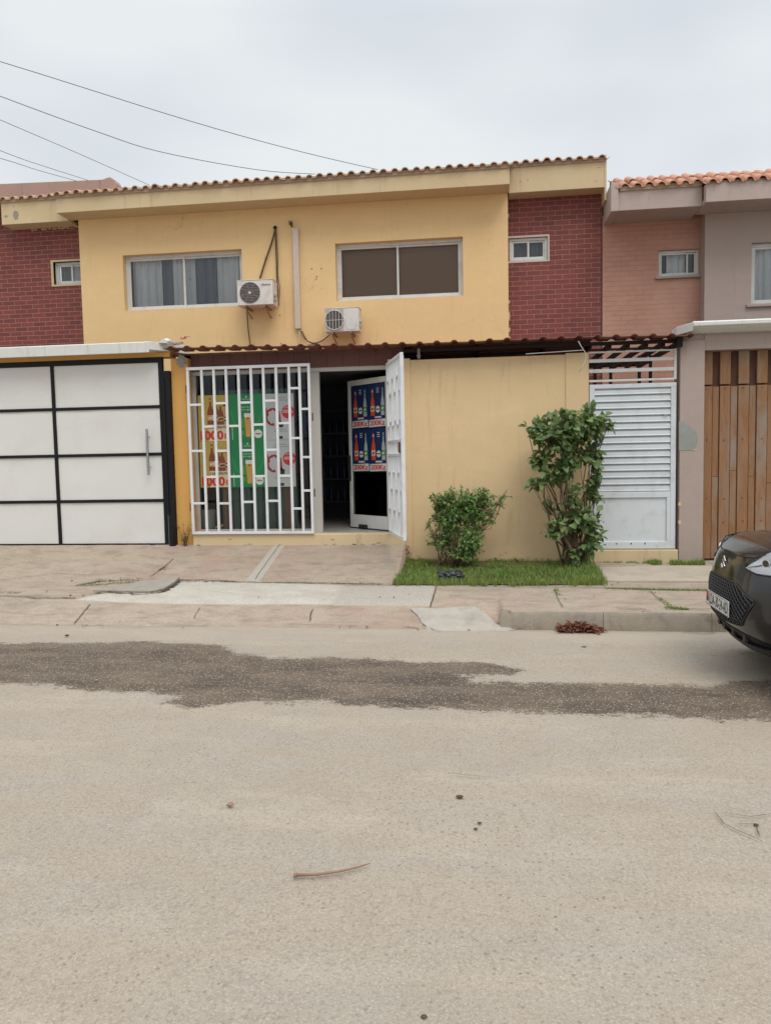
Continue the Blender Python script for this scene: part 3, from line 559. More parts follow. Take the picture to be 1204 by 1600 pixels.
for (px, py) in ((487, 420), (502, 420), (495, 432), (494, 436), (437, 493), (439, 537), (297, 437)): q = at(px, py, 12); b.disc((q[0], 11.997, q[2]), .012, X_, Z_, (0, .006, 0), 10)
q = at(490, 539, 12); b.prism(blob(q[0]-.03, q[2], .07, .02, seed=77), (0, 11.997, 0), X_, Z_, (0, .006, 0)); b.prism(blob(q[0]+.05, q[2], .06, .022, seed=78), (0, 11.997, 0), X_, Z_, (0, .006, 0))
each(b, 'wall_mark', 'bracket', H)
window(H, *W1[:2], *W1[2:], 12.1, [(-5.72, -5.2, 0, 0), (-5.2, -5.02, 1, .03), (-5.02, -4.3, 0, .01), (-4.62, -4.28, 1, -.03), (-4.28, -3.84, 0, 0)], mull=-4.79)
window(H, *W2[:2], *W2[2:], 12.1, 'blind', mull=-1.33, glassm='glass_film')
window(H, .385, .965, 4.56, 4.91, 12.28, [(.4, .95, 1, 0)], t=.04, glassm='glass'); window(H, -7.11, -6.53, 4.56, 4.93, 12.30, [(-7.1, -6.9, 1, 0), (-6.9, -6.55, 0, 0)], t=.04)
b = MB(); b.box(.36, .992, 12.244, 12.30, 4.535, 4.56).box(.36, .992, 12.244, 12.30, 4.91, 4.94).box(.966, .992, 12.244, 12.30, 4.56, 4.91); b.build('window_surround', 'duct', H)
b = MB(); b.box(-7.15, -6.51, 12.235, 12.31, 4.53, 4.56).box(-7.15, -6.51, 12.235, 12.31, 4.93, 4.96).box(-7.15, -7.11, 12.235, 12.31, 4.56, 4.93); b.build('window_surround', 'cream_fascia', H)
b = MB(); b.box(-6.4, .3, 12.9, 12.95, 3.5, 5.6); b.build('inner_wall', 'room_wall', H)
# ---------------------------------------------------------------- neighbouring pink house
K = thing('pink_house', (4, 12, 0), 'pink and mauve terraced house with painted brick and orange clay roof tiles', 'house')
b = MB(); wall_with_holes(b, 1.78, 3.203, 0, 5.16, 12.25, 12.45, [(2.6, 3.19, 4.22, 4.61)]); b.build('brick_panel', 'pink_brick', K)
b = MB(); wall_with_holes(b, 3.2, 8.2, 0, 5.12, 12.0, 12.24, [(3.85, 5.3, 3.71, 4.59)]); b.build('wall', 'mauve_stucco', K)
b = MB(); b.box(1.80, 3.05, 11.6, 11.72, 5.035, 5.31).box(1.80, 3.05, 11.72, 12.25, 5.035, 5.10).box(3.053, 8.4, 11.42, 11.54, 5.03, 5.285).box(3.053, 8.4, 11.54, 12.0, 5.03, 5.10); b.build('fascia', 'mauve_fascia', K, bevel=.006)
b = MB(); b.box(1.796, 1.90, 11.56, 13.2, 5.02, 5.42); b.build('end_parapet', 'mauve_fascia', K, bevel=.01)
b = MB(); tiles(b, 1.91, 3.05, 11.53, 5.32, .47, .75, r=.06); tiles(b, 3.05, 8.4, 11.38, 5.26, .47, .75, r=.06)
b.add([(1.9, 11.6, 5.3), (8.4, 11.6, 5.3), (8.4, 12.3, 5.62), (1.9, 12.3, 5.62)], [(0, 1, 2, 3)]); b.add([(1.9, 12.3, 5.62), (8.4, 12.3, 5.62), (8.4, 14, 5.0), (1.9, 14, 5.0)], [(0, 1, 2, 3)]); rf = b.build('roof', ['clay_tile', 'mortar'], K, smooth=50)
b = MB(); x = 1.9
while x < 8.3:
    P = []
    for (xx, rr) in ((x, .085), (x+.04, .085), (x+.041, .072), (x+.30, .066)):
        for s in range(9): a = PI*s/8; P.append((xx, 12.29+rr*math.cos(a), 5.60+rr*math.sin(a)))
    b.grid(P, 4, 9); x += .275
b.build('ridge_tiles', 'clay_tile', rf, smooth=50)
wf = window(K, 2.6, 3.19, 4.22, 4.61, 12.30, [(2.75, 3.02, 0, 0)], t=.035, mull=3.03)
window(K, 3.85, 5.3, 3.71, 4.59, 12.08, [(3.88, 5.27, 0, 0)], fm='white_frame', mull=4.6)
b = MB(); b.box(2.55, 3.199, 12.20, 12.32, 4.185, 4.22).box(3.78, 5.36, 11.96, 12.10, 3.67, 3.71); each(b, 'sill', 'mauve_stucco', K, bevel=.004)
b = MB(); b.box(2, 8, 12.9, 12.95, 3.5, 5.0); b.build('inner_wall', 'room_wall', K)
# parapet behind left
b = MB(); b.prism([(-9.8, 5.9), (-6.16, 5.9), (-6.16, 6.30), (-6.20, 6.37), (-6.28, 6.42), (-6.36, 6.40), (-6.42, 6.385), (-9.8, 6.47)], (0, 12.7, 0), X_, Z_, (0, .22, 0))
tag(b.build('parapet_wall', 'parapet_plaster', bevel=.012, root=(-8, 12.8, 5.9)), 'weathered pinkish parapet wall rising above the roof tiles on the far left', 'parapet')
# ---------------------------------------------------------------- garage side (left)
t = thing('garage_gate', (-5.7, 9.5, .47), 'white panelled garage gate in a black frame with long steel handle', 'gate')
zb = [.49, 1.084, 1.686, 2.295, 2.885]; XR, XM, XL = -4.09, -5.605, -7.1
b = MB()
for z in zb[1:4]: b.box(XL, XR-.05, 9.492, 9.53, z-.02, z+.02)
b.box(XL, XR, 9.49, 9.54, .47, .525).box(XL, XR, 9.49, 9.54, 2.855, 2.92).box(XR-.06, XR, 9.488, 9.538, .525, 2.855).box(XM-.022, XM+.022, 9.489, 9.532, .525, 2.855).box(XL, XL+.05, 9.488, 9.538, .525, 2.855)
b.build('frame', 'black_metal', t, bevel=.003)
for xa, xb in ((XL+.05, XM-.022), (XM+.022, XR-.06)):
    for i in range(4):
        za = .525 if i == 0 else zb[i]+.02; zc = 2.855 if i == 3 else zb[i+1]-.02
        p = MB(); P = [(xa+(xb-xa)*u/12, 9.508+.006*noise.noise((xa+u*.35, i*3.1+v*.3, 0)), za+(zc-za)*v/6) for u in range(13) for v in range(7)]; p.grid(P, 13, 7); p.build('panel', 'gate_white', t, smooth=True)
b = MB(); hx = at(231, 700, 9.44)[0]; b.tube([(hx, 9.43, 1.42), (hx, 9.43, 2.01)], .017, 12); b.tube([(hx, 9.43, 1.52), (hx, 9.5, 1.52)], .009).tube([(hx, 9.43, 1.91), (hx, 9.5, 1.91)], .009); b.build('handle', 'steel', t, smooth=40)
b = MB(); b.tube([(-4.32, 9.47, .49), (-4.32, 9.51, .49)], .035, 14); b.build('wheel', 'car_plastic', t, smooth=40)
b = MB(); b.box(-4.085, -4.075, 9.47, 9.5, .5, 2.5); b.build('guide_strip', 'steel', t)
b = MB(); b.box(-4.07, -3.985, 9.44, 9.56, .46, 2.74); b.box(-4.074, -4.05, 9.425, 9.44, .9, 2.65).box(-4.05, -4.0, 9.43, 9.44, .48, .72)
tag(b.build('gate_post', 'black_metal', bevel=.004, root=(-4.02, 9.5, .46)), 'black steel guide post between white garage gate and orange pillar', 'post')
t = thing('garage_lintel', (-6, 9.5, 2.9), 'white concrete cap over an orange lintel above the white garage gate', 'lintel')
b = MB(); b.box(-9.5, -3.99, 9.5, 9.7, 2.925, 2.985); b.build('lintel', 'ochre_stucco', t)
b = MB(); b.prism([(9.28, 2.955), (9.28, 3.085), (9.34, 3.10), (9.95, 3.10), (9.95, 2.985), (9.33, 2.985)], (-9.5, 0, 0), Y_, Z_, (5.33, 0, 0)); b.prism([(-4.17, 9.28), (-3.98, 9.52), (-3.9, 9.75), (-3.9, 9.95), (-4.17, 9.95)], (0, 0, 2.99), X_, Y_, (0, 0, .105)); b.build('cap', 'white_stucco', t, bevel=.006)
t = thing('gate_pillar', (-3.87, 9.55, .4), 'orange ochre plastered pillar between the garage gate and shop grille', 'pillar')
b = MB(); b.box(-3.984, -3.756, 9.5, 9.615, .2, 2.9); b.box(-9.5, -7.15, 9.5, 9.7, .2, 2.92); b.build('shaft', 'ochre_stucco', t, bevel=.008)
b = MB(); b.prism(blob(-3.84, 2.86, .085, .10, seed=9, n=26, spike=.55), (0, 9.496, 0), X_, Z_, (0, .01, 0)); b.build('mortar_patch', 'concrete_grey', t)
t = thing('broken_tiles', (-3.95, 9.5, 3.0), 'broken tile pieces and mortar left on the end of the white cap', 'rubble')
for i, (x, z, r, m) in enumerate([(-4.02, 3.10, .07, 'white_stucco'), (-3.92, 3.07, .06, 'concrete_grey'), (-3.84, 3.07, .05, 'concrete_grey'), (-3.80, 3.14, .035, 'clay_tile'), (-3.76, 3.16, .03, 'clay_tile')]):
    b = MB(); b.prism(blob(x, z, r, r*.55, seed=i+60, n=9, spike=.5), (0, 9.38+.02*i, 0), X_, Z_, (0.01, .08, .02)); b.build('fragment', m, t, bevel=.003)
# ---------------------------------------------------------------- shop front
ZF = .64
t = thing('shop_step', (-2.4, 9.6, .4), 'yellow painted concrete step below the white grille and shop door', 'step')
b = MB(); b.box(-3.757, -1.0, 9.46, 12.0, .15, ZF); b.build('base', 'yellow_base', t, bevel=.01)
b = MB(); b.box(-3.7, -1.05, 9.6, 11.9, ZF, ZF+.004); b.build('floor_tiles', 'floor_tile', t)
b = MB()
for i in range(14): x = random.uniform(-3.7, -1.1); b.prism(blob(x, .50+random.random()**3*.1, .03, .012, seed=i+90), (0, 9.457, 0), X_, Z_, (0, .006, 0))
for i in range(16): b.prism(blob(-1.06+random.uniform(-.06, .06), .3+i*.012, .05, .02, seed=i+190), (0, 9.43+random.random()*.03, 0), X_, Z_, (0, .05, 0))
each(b, 'chipped_plaster', 'mortar', t)
SF = thing('glazed_storefront', (-2.4, 9.62, ZF), 'white aluminium shop front with fixed window and door opening', 'shop front')
b = MB(); f = .05; y0, y1 = 9.62, 9.68
ax = lambda px, py=700: at(px, py, 9.62)[0]
b.box(-3.86, -1.19, y0, y1, at(400, 584, y0)[2], at(400, 575, y0)[2]).box(-3.86, ax(488), y0, y1, ZF, ZF+f).box(-3.86, ax(309), y0+.002, y1-.002, ZF+f, 2.68).box(ax(487.5), ax(501), y0-.004, y1-.002, ZF, 2.68).box(-1.20, -1.185, y0+.002, y1-.002, ZF, 2.68)
b.build('frame', 'shop_frame', SF, bevel=.004)
b = MB(); b.box(ax(309), ax(487.5), 9.645, 9.651, ZF+f, 2.68); b.build('pane', 'glass_shop', SF)
b = MB(); b.box(-3.755, -1.0, 9.60, 9.615, 2.735, 2.945)
for i in range(13): b.box(-3.7+i*.21, -3.66+i*.21, 9.592, 9.60, 2.74, 2.94)
b.build('header_board', 'red_board', SF)
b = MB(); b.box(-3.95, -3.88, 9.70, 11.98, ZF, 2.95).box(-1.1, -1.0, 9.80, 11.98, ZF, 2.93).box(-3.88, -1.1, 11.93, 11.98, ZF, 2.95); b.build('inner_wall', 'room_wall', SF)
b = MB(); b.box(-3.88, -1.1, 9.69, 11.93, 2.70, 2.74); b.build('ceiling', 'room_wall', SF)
b = MB(); b.box(-1.19, -1.06, 9.50, 9.80, ZF, 2.79)
b.build('side_jamb', 'yellow_stucco', SF)
# open glazed door, swung inwards
ang = math.radians(43); hx, hy = -1.20, 9.66; U = np.array([-math.cos(ang), math.sin(ang), 0]); Vn = np.array([-math.sin(ang), -math.cos(ang), 0]); LW = .84
D = thing('shop_door', (hx, hy, ZF), 'white aluminium glass door standing open into the dark shop', 'door')
O = np.array([hx, hy, 0]); Zv = np.array([0, 0, 1.])
def dbox(b, u0, u1, z0, z1, w0, w1): return b.obox(O+U*(u0+u1)/2+Zv*(z0+z1)/2+Vn*(w0+w1)/2, U*(u1-u0)/2, Vn*(w1-w0)/2, Zv*(z1-z0)/2)
b = MB(); dbox(b, 0, LW, 2.54, 2.61, -.02, .02); dbox(b, 0, LW, ZF+.02, ZF+.19, -.02, .02); dbox(b, 0, .055, ZF+.19, 2.54, -.019, .019); dbox(b, LW-.055, LW, ZF+.19, 2.54, -.019, .019); b.build('frame', 'white_frame', D, bevel=.004)
b = MB(); dbox(b, .055, LW-.055, ZF+.19, 2.54, -.003, .003); b.build('pane', 'glass_shop', D)
b = MB(); dbox(b, LW-.045, LW-.01, 1.28, 1.62, .02, .05); b.build('handle', 'car_plastic', D, bevel=.004)
b = MB(); dbox(b, LW*.55, LW*.75, ZF+.02, ZF+.065, .022, .045); b.build('door_stop', 'car_plastic', D, bevel=.004)
# posters on the door
def bottle(b, x, z, wd, ht, O, U, V, W, body, label, li):
    prof = [(0, .5), (.02, .5), (.42, .5), (.55, .42), (.72, .16), (.86, .15), (.87, .2), (.95, .2), (.955, .13), (1, .13)]
    poly = [(x+wd*p[1], z+ht*p[0]) for p in prof]+[(x-wd*p[1], z+ht*p[0]) for p in prof[::-1]]
    b.m = body; b.prism(poly, O, U, V, W); b.m = label; Wn = np.array(W); b.prism([(x-wd*.5, z+ht*.16), (x+wd*.5, z+ht*.16), (x+wd*.5, z+ht*.36), (x-wd*.5, z+ht*.36)], np.array(O)+Wn, U, V, Wn); b.m = li
    b.prism([(x-wd*.28, z+ht*.2), (x+wd*.34, z+ht*.24), (x+wd*.26, z+ht*.31), (x-wd*.34, z+ht*.27)], np.array(O)+2*Wn, U, V, Wn); b.m = label; b.prism([(x-wd*.17, z+ht*.86), (x+wd*.17, z+ht*.86), (x+wd*.17, z+ht*.94), (x-wd*.17, z+ht*.94)], np.array(O)+Wn, U, V, Wn)
ew = .0012
pw = (LW-.115)/2; pi = 0
for r_, zc in enumerate((1.97, 1.40)):
    for c_ in range(2):
        u0 = LW-.06-(c_+1)*pw+.0*c_; loc = O+U*u0; Ux = -U  # left to right as seen from the street is -U
        o0 = O+U*(u0+pw)+Vn*.006; h = .56 if r_ == 0 else .565
        lab = [['upper left drink poster with blue ground and 200Kz tag on the door', 'upper right drink poster with blue ground and 200Kz tag on the door'], ['lower left drink poster with blue ground and 200Kz tag on the door', 'lower right drink poster with blue ground and 200Kz tag on the door']][r_][c_]
        b = MB(); oz = o0+Zv*zc; WV = Vn*ew
        b.m = 0; b.prism([(0, 0), (pw-.002, 0), (pw-.002, h), (0, h)], oz, Ux, Zv, WV)
        ob = oz+WV; w1 = pw
        bottle(b, w1*.26, .155, w1*.22, h*.62, ob, Ux, Zv, WV, 1, 2, 6); bottle(b, w1*.82, .155, w1*.19, h*.62, ob, Ux, Zv, WV, 3, 4, 5)
        b.m = 5; b.disc(ob+Ux*w1*.55+Zv*(.155+h*.14), w1*.12, Ux, Zv, WV, 16); b.m = 0; b.prism([(w1*.44, .155+h*.13), (w1*.66, .155+h*.13), (w1*.66, .155+h*.155), (w1*.44, .155+h*.155)], ob+WV, Ux, Zv, WV)
        b.m = 5
        for q_ in range(3): b.prism([(w1*.48, h*.80+q_*.025), (w1*.62, h*.80+q_*.025), (w1*.62, h*.815+q_*.025), (w1*.48, h*.815+q_*.025)], ob, Ux, Zv, WV)
        b.prism([(w1*.36, .125), (w1*.74, .125), (w1*.72, .145), (w1*.38, .145)], ob, Ux, Zv, WV)
        b.prism([(w1*.04, .01), (w1*.985, .018), (w1*.96, .112), (w1*.05, .104)], ob, Ux, Zv, WV*2)
        b.m = 6; b.text('200Kz', ob+Ux*w1*.1+Zv*.03+WV*3.5, Ux, Zv, WV*0, w1*.84, .066, .03)
        tag(b.build('poster', ['p_navy', 'p_orange', 'p_cream', 'p_clear', 'p_lime', 'p_label', 'p_red'], root=tuple(oz)), lab, 'poster', 'drink posters on the shop door')
# posters in the window (just behind the glass, facing the street)
YP = 9.643
WV = np.array([0, -ew, 0]); ZT, ZB = at(400, 615.5, YP)[2], at(400, 760.5, YP)[2]; ZM = (ZT+ZB)/2
def poster_base(x0, x1, z0, z1, mats, m=0):
    b = MB(); b.prism([(0, 0), (x1-x0, 0), (x1-x0, z1-z0), (0, z1-z0)], (x0, YP, z0), X_, Z_, WV); return b
# yellow, two copies one above the other
for r_, (z0, z1, lab) in enumerate([(ZM+.003, ZT, 'upper yellow poster of brown bottles in the shop window'), (ZB, ZM, 'lower yellow poster of brown bottles in the shop window')]):
    x0, x1 = at(311.5, 690, YP)[0], at(358.5, 690, YP)[0]; b = poster_base(x0, x1, z0, z1, 0); h = z1-z0; o_ = np.array([x0, YP, z0])+WV
    b.m = 1; b.prism([(.13, 0), (x1-x0-.005, 0), (x1-x0-.005, h*.36), (.13, h*.36)], o_, X_, Z_, WV)
    for q_, (cx, m, lm) in enumerate(((.165, 2, 3), (.235, 2, 4), (.355, 3, 5), (.30, 2, 3))): bottle(b, cx, h*.36, .088, h*(.58 if q_ < 2 else .46), o_+WV*q_, X_, Z_, WV, m, lm, 5 if q_ % 2 else 1)
    b.m = 5; b.text('2 GARRAFAS POR', o_+np.array([.135, 0, h*.275])+WV*2, X_, Z_, WV, x1-x0-.15, h*.055, .02); b.m = 6; b.text('1000', o_+np.array([.02, 0, h*.03])+WV*2, X_, Z_, WV, .31, h*.2, .035); b.text('Kz', o_+np.array([.345, 0, h*.04])+WV*2, X_, Z_, WV, .06, h*.13, .03)
    tag(b.build('poster', ['p_yellow', 'p_cream', 'p_brown', 'p_tan', 'p_label', 'p_black', 'p_red'], root=(x0, YP, z0)), lab, 'poster', 'yellow posters in the shop window')
for r_, (z0, z1, lab) in enumerate([(ZM+.003, ZT+.004, 'upper green beer poster with a full glass in the shop window'), (ZB-.004, ZM, 'lower green beer poster with a full glass in the shop window')]):
    x0, x1 = at(360, 690, YP)[0], at(413.5, 690, YP)[0]; b = poster_base(x0, x1, z0, z1, 0); h = z1-z0; wd = x1-x0; o_ = np.array([x0, YP, z0])+WV
    b.m = 1; R_ = .21; arc = [(wd/2+R_*math.cos(a), h*.66+R_*1.25*math.sin(a)) for a in np.linspace(PI*1.02, PI*1.98, 24)]; arc += [(wd/2+(R_-.012)*math.cos(a), h*.66+(R_*1.25-.012)*math.sin(a)) for a in np.linspace(PI*1.98, PI*1.02, 24)]
    for i in range(23): b.prism([arc[i], arc[i+1], arc[46-i], arc[47-i]], o_, X_, Z_, WV)
    b.m = 2; gx = wd*.53; b.prism([(gx-.028, h*.08), (gx+.032, h*.08), (gx+.036, h*.25), (gx+.05, h*.5), (gx-.045, h*.5), (gx-.034, h*.25)], o_+WV, X_, Z_, WV); b.m = 3; b.prism([(gx-.046, h*.5), (gx+.051, h*.5), (gx+.053, h*.585), (gx-.048, h*.585)], o_+WV, X_, Z_, WV)
    b.m = 4; b.disc(o_+np.array([gx+.003, 0, h*.475])+WV*2, .011, X_, Z_, WV, 12); b.m = 5
    b.prism([(gx-.10, h*.12), (gx-.045, h*.12), (gx-.05, h*.45), (gx-.09, h*.5), (gx-.105, h*.3)], o_, X_, Z_, WV); b.m = 3
    b.text('experiência', o_+np.array([wd*.3, 0, h*.70])+WV, X_, Z_, WV, wd*.4, h*.035); b.text('para agora', o_+np.array([wd*.31, 0, h*.64])+WV, X_, Z_, WV, wd*.38, h*.035)
    b.text('Heineken', o_+np.array([wd*.38, 0, h*.875])+WV, X_, Z_, WV, wd*.24, h*.03); st = [(wd*.5+(.016 if i % 2 == 0 else .007)*math.sin(i*PI/5), h*.935+(.016 if i % 2 == 0 else .007)*math.cos(i*PI/5)) for i in range(10)]; b.prism(st, o_, X_, Z_, WV)
    b.m = 3; b.disc(o_+np.array([wd*.82, 0, h*.14]), .055, X_, Z_, WV, 24); b.m = 4; b.text('1000Kz', o_+np.array([wd*.82-.04, 0, h*.125])+WV*1.5, X_, Z_, WV, .08, .02, .02); b.m = 3
    b.prism([(.03, h*.02), (.036, h*.02), (.036, h*.3), (.03, h*.3)], o_, X_, Z_, WV); b.m = 0
    tag(b.build('poster', ['p_green', 'p_green2', 'p_beer', 'p_label', 'p_black', 'p_lime'], root=(x0, YP, z0)), lab, 'poster', 'green posters in the shop window')
for r_, (z0, z1, lab, num) in enumerate([(ZM+.003, ZT-.003, 'upper white poster with red 500 price circle in the shop window', '500'), (ZB-.004, ZM, 'lower white poster with red 400 price circle in the shop window', '400')]):
    x0, x1 = at(414.5, 690, YP)[0], at(460.5, 690, YP)[0]; b = poster_base(x0, x1, z0, z1, 0); h = z1-z0; wd = x1-x0; o_ = np.array([x0, YP, z0])+WV
    b.m = 1; b.disc(o_+np.array([wd*.80, 0, h*.60]), .085, X_, Z_, WV, 30); b.m = 0; b.text(num+'Kz', o_+np.array([wd*.80-.07, 0, h*.575])+WV*1.5, X_, Z_, WV, .14, .042, .03); b.text('APENAS', o_+np.array([wd*.80-.045, 0, h*.68])+WV*1.5, X_, Z_, WV, .09, .02, .02)
    b.m = 2; ring = [(wd*.28+.10*math.cos(a), h*.50+.115*math.sin(a)) for a in np.linspace(.6, 4.9, 18)]; rin = [(wd*.28+.072*math.cos(a), h*.50+(.085+.012*math.sin(9*a))*math.sin(a)) for a in np.linspace(.6, 4.9, 18)]
    for i in range(17): b.prism([ring[i], ring[i+1], rin[i+1], rin[i]], o_, X_, Z_, WV)
    b.prism([(wd*.02, h*.68), (wd*.07, h*.70), (wd*.15, h*.55), (wd*.10, h*.5)], o_+WV, X_, Z_, WV); b.prism([(wd*.47, h*.36), (wd*.5, h*.62), (wd*.53, h*.62), (wd*.56, h*.36)], o_, X_, Z_, WV)
    b.m = 3; b.prism([(wd*.38, h*.27), (wd*.62, h*.27), (wd*.64, h*.36), (wd*.52, h*.41), (wd*.4, h*.36)], o_, X_, Z_, WV); b.prism([(wd*.38, h*.02), (wd*.60, h*.02), (wd*.60, h*.08), (wd*.38, h*.08)], o_, X_, Z_, WV); b.m = 4
    for (a_, c_, z_) in ((.3, .72, .9), (.25, .8, .85), (.35, .7, .22), (.3, .75, .18)): b.prism([(wd*a_, h*z_), (wd*c_, h*z_), (wd*c_, h*(z_+.012)), (wd*a_, h*(z_+.012))], o_, X_, Z_, WV)
    tag(b.build('poster', ['p_white', 'p_red', 'p_wine', 'p_black', 'p_grey'], root=(x0, YP, z0)), lab, 'poster', 'white posters in the shop window')
# things inside the shop
def inside(name, b, m, root, label, cat, **k): return tag(b.build(name, m, root=root, **k), label, cat)
b = MB(); P = []
for i in range(60):
    x = -3.45+i*(1.0/59); yy = 9.76+.015*math.sin(i*1.1); P += [(x, yy, ZF+.01), (x, yy, 2.5)]
b.grid(P, 60, 2); inside('drape', b, 'sheet_green', (-2.9, 9.8, ZF), 'dark green sheet hanging behind the posters in the shop window', 'drape', smooth=True)
for x in (ax(352, 800), ax(449, 800)):
    b = MB(); b.box(x-.045, x+.045, 9.70, 9.74, ZF+.01, 1.45); inside('wooden_post', b, 'wood_post', (x, 9.72, ZF), 'brown wooden post behind the glass below the %s posters' % ('yellow' if x < -3.1 else 'white'), 'post', bevel=.004)
b = MB(); b.tube([(-3.68, 9.82, ZF+.01), (-3.68, 9.82, ZF+.3)], .09, 18, r2=.11); inside('bucket', b, 'bucket_white', (-3.68, 9.82, ZF), 'pale bucket standing behind the left edge of the shop window', 'bucket', smooth=40)
t = thing('broom', (-1.35, 10.05, ZF), 'orange broom with pale stick behind the glass of the open door', 'broom')
b = MB(); b.tube([at(598, 768, 10.0), at(593, 735, 10.02)], .012); b.build('stick', 'p_clear', t); b = MB(); b.prism([(-.085, 0), (.06, 0), (.02, .42), (-.015, .42)], (at(595, 790, 9.92)[0]-.0, 9.92, ZF+.03), X_, Z_, (0, .04, 0)); b.build('head', 'orange_plastic', t, bevel=.008)
t = thing('shelf', (-1.9, 11.7, ZF), 'dim shelf of stacked bottles at the back of the shop', 'shelf')
b = MB()
for z in (.9, 1.25, 1.6, 1.95, 2.3): b.box(-2.9, -1.3, 11.6, 11.9, z, z+.03)
b.build('board', 'room_wall', t); b = MB()
for z in (.93, 1.28, 1.63, 1.98):
    for i in range(14): x = -2.8+i*.105; b.tube([(x, 11.7, z), (x, 11.7, z+.15), (x, 11.7, z+.2), (x, 11.7, z+.26)], [.035, .035, .013, .013], 8)
b.build('bottle_row', 'blue_dark', t, smooth=50)
# ---------------------------------------------------------------- fixed grille
G = thing('window_grille', (-2.95, 9.45, .64), 'white steel security grille of staggered bars in front of shop window', 'grille')
gx_ = [-3.74, -3.557, -3.398, -3.237, -3.076, -2.913, -2.754, -2.59, -2.426, -2.291, -2.172]
rz = {0: (2.30, 1.715, 1.045), 1: (2.02, 1.38), 2: (2.31, 1.71, 1.04), 3: (2.02, 1.38), 4: (2.31, 1.71, 1.055), 5: (2.03, 1.38), 6: (2.325, 1.71, 1.065), 7: (2.04, 1.38), 8: (2.47, 1.85, .965), 9: (2.21, 1.61, 1.19)}
b = MB(); b.box(gx_[0]-.015, gx_[-1]+.018, 9.43, 9.465, 2.735, 2.772).box(gx_[0]-.015, gx_[-1]+.018, 9.43, 9.465, .645, .68).box(gx_[0]-.015, gx_[0]+.018, 9.431, 9.464, .68, 2.735).box(gx_[-1]-.016, gx_[-1]+.018, 9.431, 9.464, .68, 2.735); b.build('frame', 'white_paint', G, bevel=.003)
for x in gx_[1:-1]: b = MB(); b.box(x-.016, x+.016, 9.434, 9.461, .68, 2.735); b.build('bar', 'white_paint', G, bevel=.003)
b = MB()
for i, zs in rz.items():
    for z in zs: b.box(gx_[i]+.016, gx_[i+1]-.016, 9.436, 9.459, z-.014, z+.014)
each(b, 'cross_bar', 'white_paint', G, bevel=.002)
b = MB()
for z in (2.5, 1.0): b.tube([(gx_[0]-.025, 9.44, z-.05), (gx_[0]-.025, 9.44, z+.05)], .01)
for z in (2.1, 1.15): b.tube([(gx_[-1]+.03, 9.47, z-.04), (gx_[-1]+.03, 9.47, z+.06)], .009)
each(b, 'hinge', 'rust', G)
# ---------------------------------------------------------------- open security gate
hp = np.array([-1.19, 9.44, 0]); fp = np.array([-.905, 8.47, 0]); U2 = (fp-hp); LW2 = np.linalg.norm(U2); U2 /= LW2; N2 = np.array([-U2[1], U2[0], 0])
T = thing('security_gate', tuple(hp+Zv*.66), 'white barred steel gate swung open towards the street beside the door', 'gate')
def g2(b, u0, u1, z0, z1, w=.014): return b.obox(hp+U2*(u0+u1)/2+Zv*(z0+z1)/2, U2*(u1-u0)/2, N2*w, Zv*(z1-z0)/2)
b = MB(); g2(b, 0, LW2, 2.70, 2.735, .018); g2(b, 0, LW2, .655, .69, .018); g2(b, 0, .035, .69, 2.70, .017); g2(b, LW2-.045, LW2, .69, 2.70, .022); g2(b, .035, LW2-.045, 1.60, 1.63, .016); g2(b, .035, LW2-.045, 1.76, 1.79, .016); b.build('frame', 'white_paint', T, bevel=.003)
nb = 5
for i in range(1, nb+1): u = .02+i*(LW2-.04)/(nb+1); b = MB(); g2(b, u-.015, u+.015, .69, 2.70); b.build('bar', 'white_paint', T, bevel=.003)
b = MB()
for i in range(nb+1):
    u0 = .035+i*(LW2-.04)/(nb+1); u1 = u0+(LW2-.04)/(nb+1)-.03
    for z in ((2.33, 2.0, 1.2) if i % 2 else (2.5, 1.95, 1.4, .95)): g2(b, u0, u1, z-.013, z+.013, .012)
each(b, 'cross_bar', 'white_paint', T)
b = MB(); g2(b, LW2-.17, LW2-.06, 1.64, 1.755, .03); b.build('lock', 'rust', T, bevel=.005)
# ---------------------------------------------------------------- boundary wall
Wl = thing('boundary_wall', (.1, 9.5, .2), 'plain yellow plastered boundary wall behind the two shrubs', 'wall')
b = MB(); b.box(-.915, .955, 9.515, 9.68, .05, 2.775); b.build('wall', 'wall_stucco', Wl)
b = MB(); b.box(-1.055, -.915, 9.5, 9.70, .05, 2.795); b.build('pillar', 'wall_stucco', Wl, bevel=.006)
b = MB(); b.box(.955, 1.225, 9.5, 9.70, .05, 2.79); b.build('pillar', 'wall_stucco', Wl, bevel=.006)
b = MB()
for i in range(22): x = random.choice((random.uniform(-1.04, -.85), random.uniform(-.9, .9))); b.prism(blob(x, .27+random.random()**2*.14, .03, .016, seed=i+300), (0, 9.496 if x < -.92 else 9.511, 0), X_, Z_, (0, .006, 0))
each(b, 'flaked_plaster', 'cream_fascia', Wl)
b = MB(); a = at(821, 553, 9.42); c = at(912, 547, 9.42); b.obox(((a[0]+c[0])/2, 9.42, (a[2]+c[2])/2), ((c[0]-a[0])/2, 0, (c[2]-a[2])/2), (0, .012, 0), (0, 0, .004)); tag(b.build('metal_strip', 'white_frame', root=(a[0], 9.42, a[2])), 'thin pale metal strip lying along the top of the yellow wall', 'strip')
b = MB(); b.tube([at(903, 533, 9.28), at(907, 541, 9.29), at(914, 551, 9.3), at(915, 560, 9.32), at(910, 572, 9.3), at(904, 581, 9.3)], .005, 6); tag(b.build('dangling_wire', 'wire_grey', smooth=True, root=at(903, 533, 9.28)), 'short white wire dangling from the canopy edge over the yellow wall', 'wire')
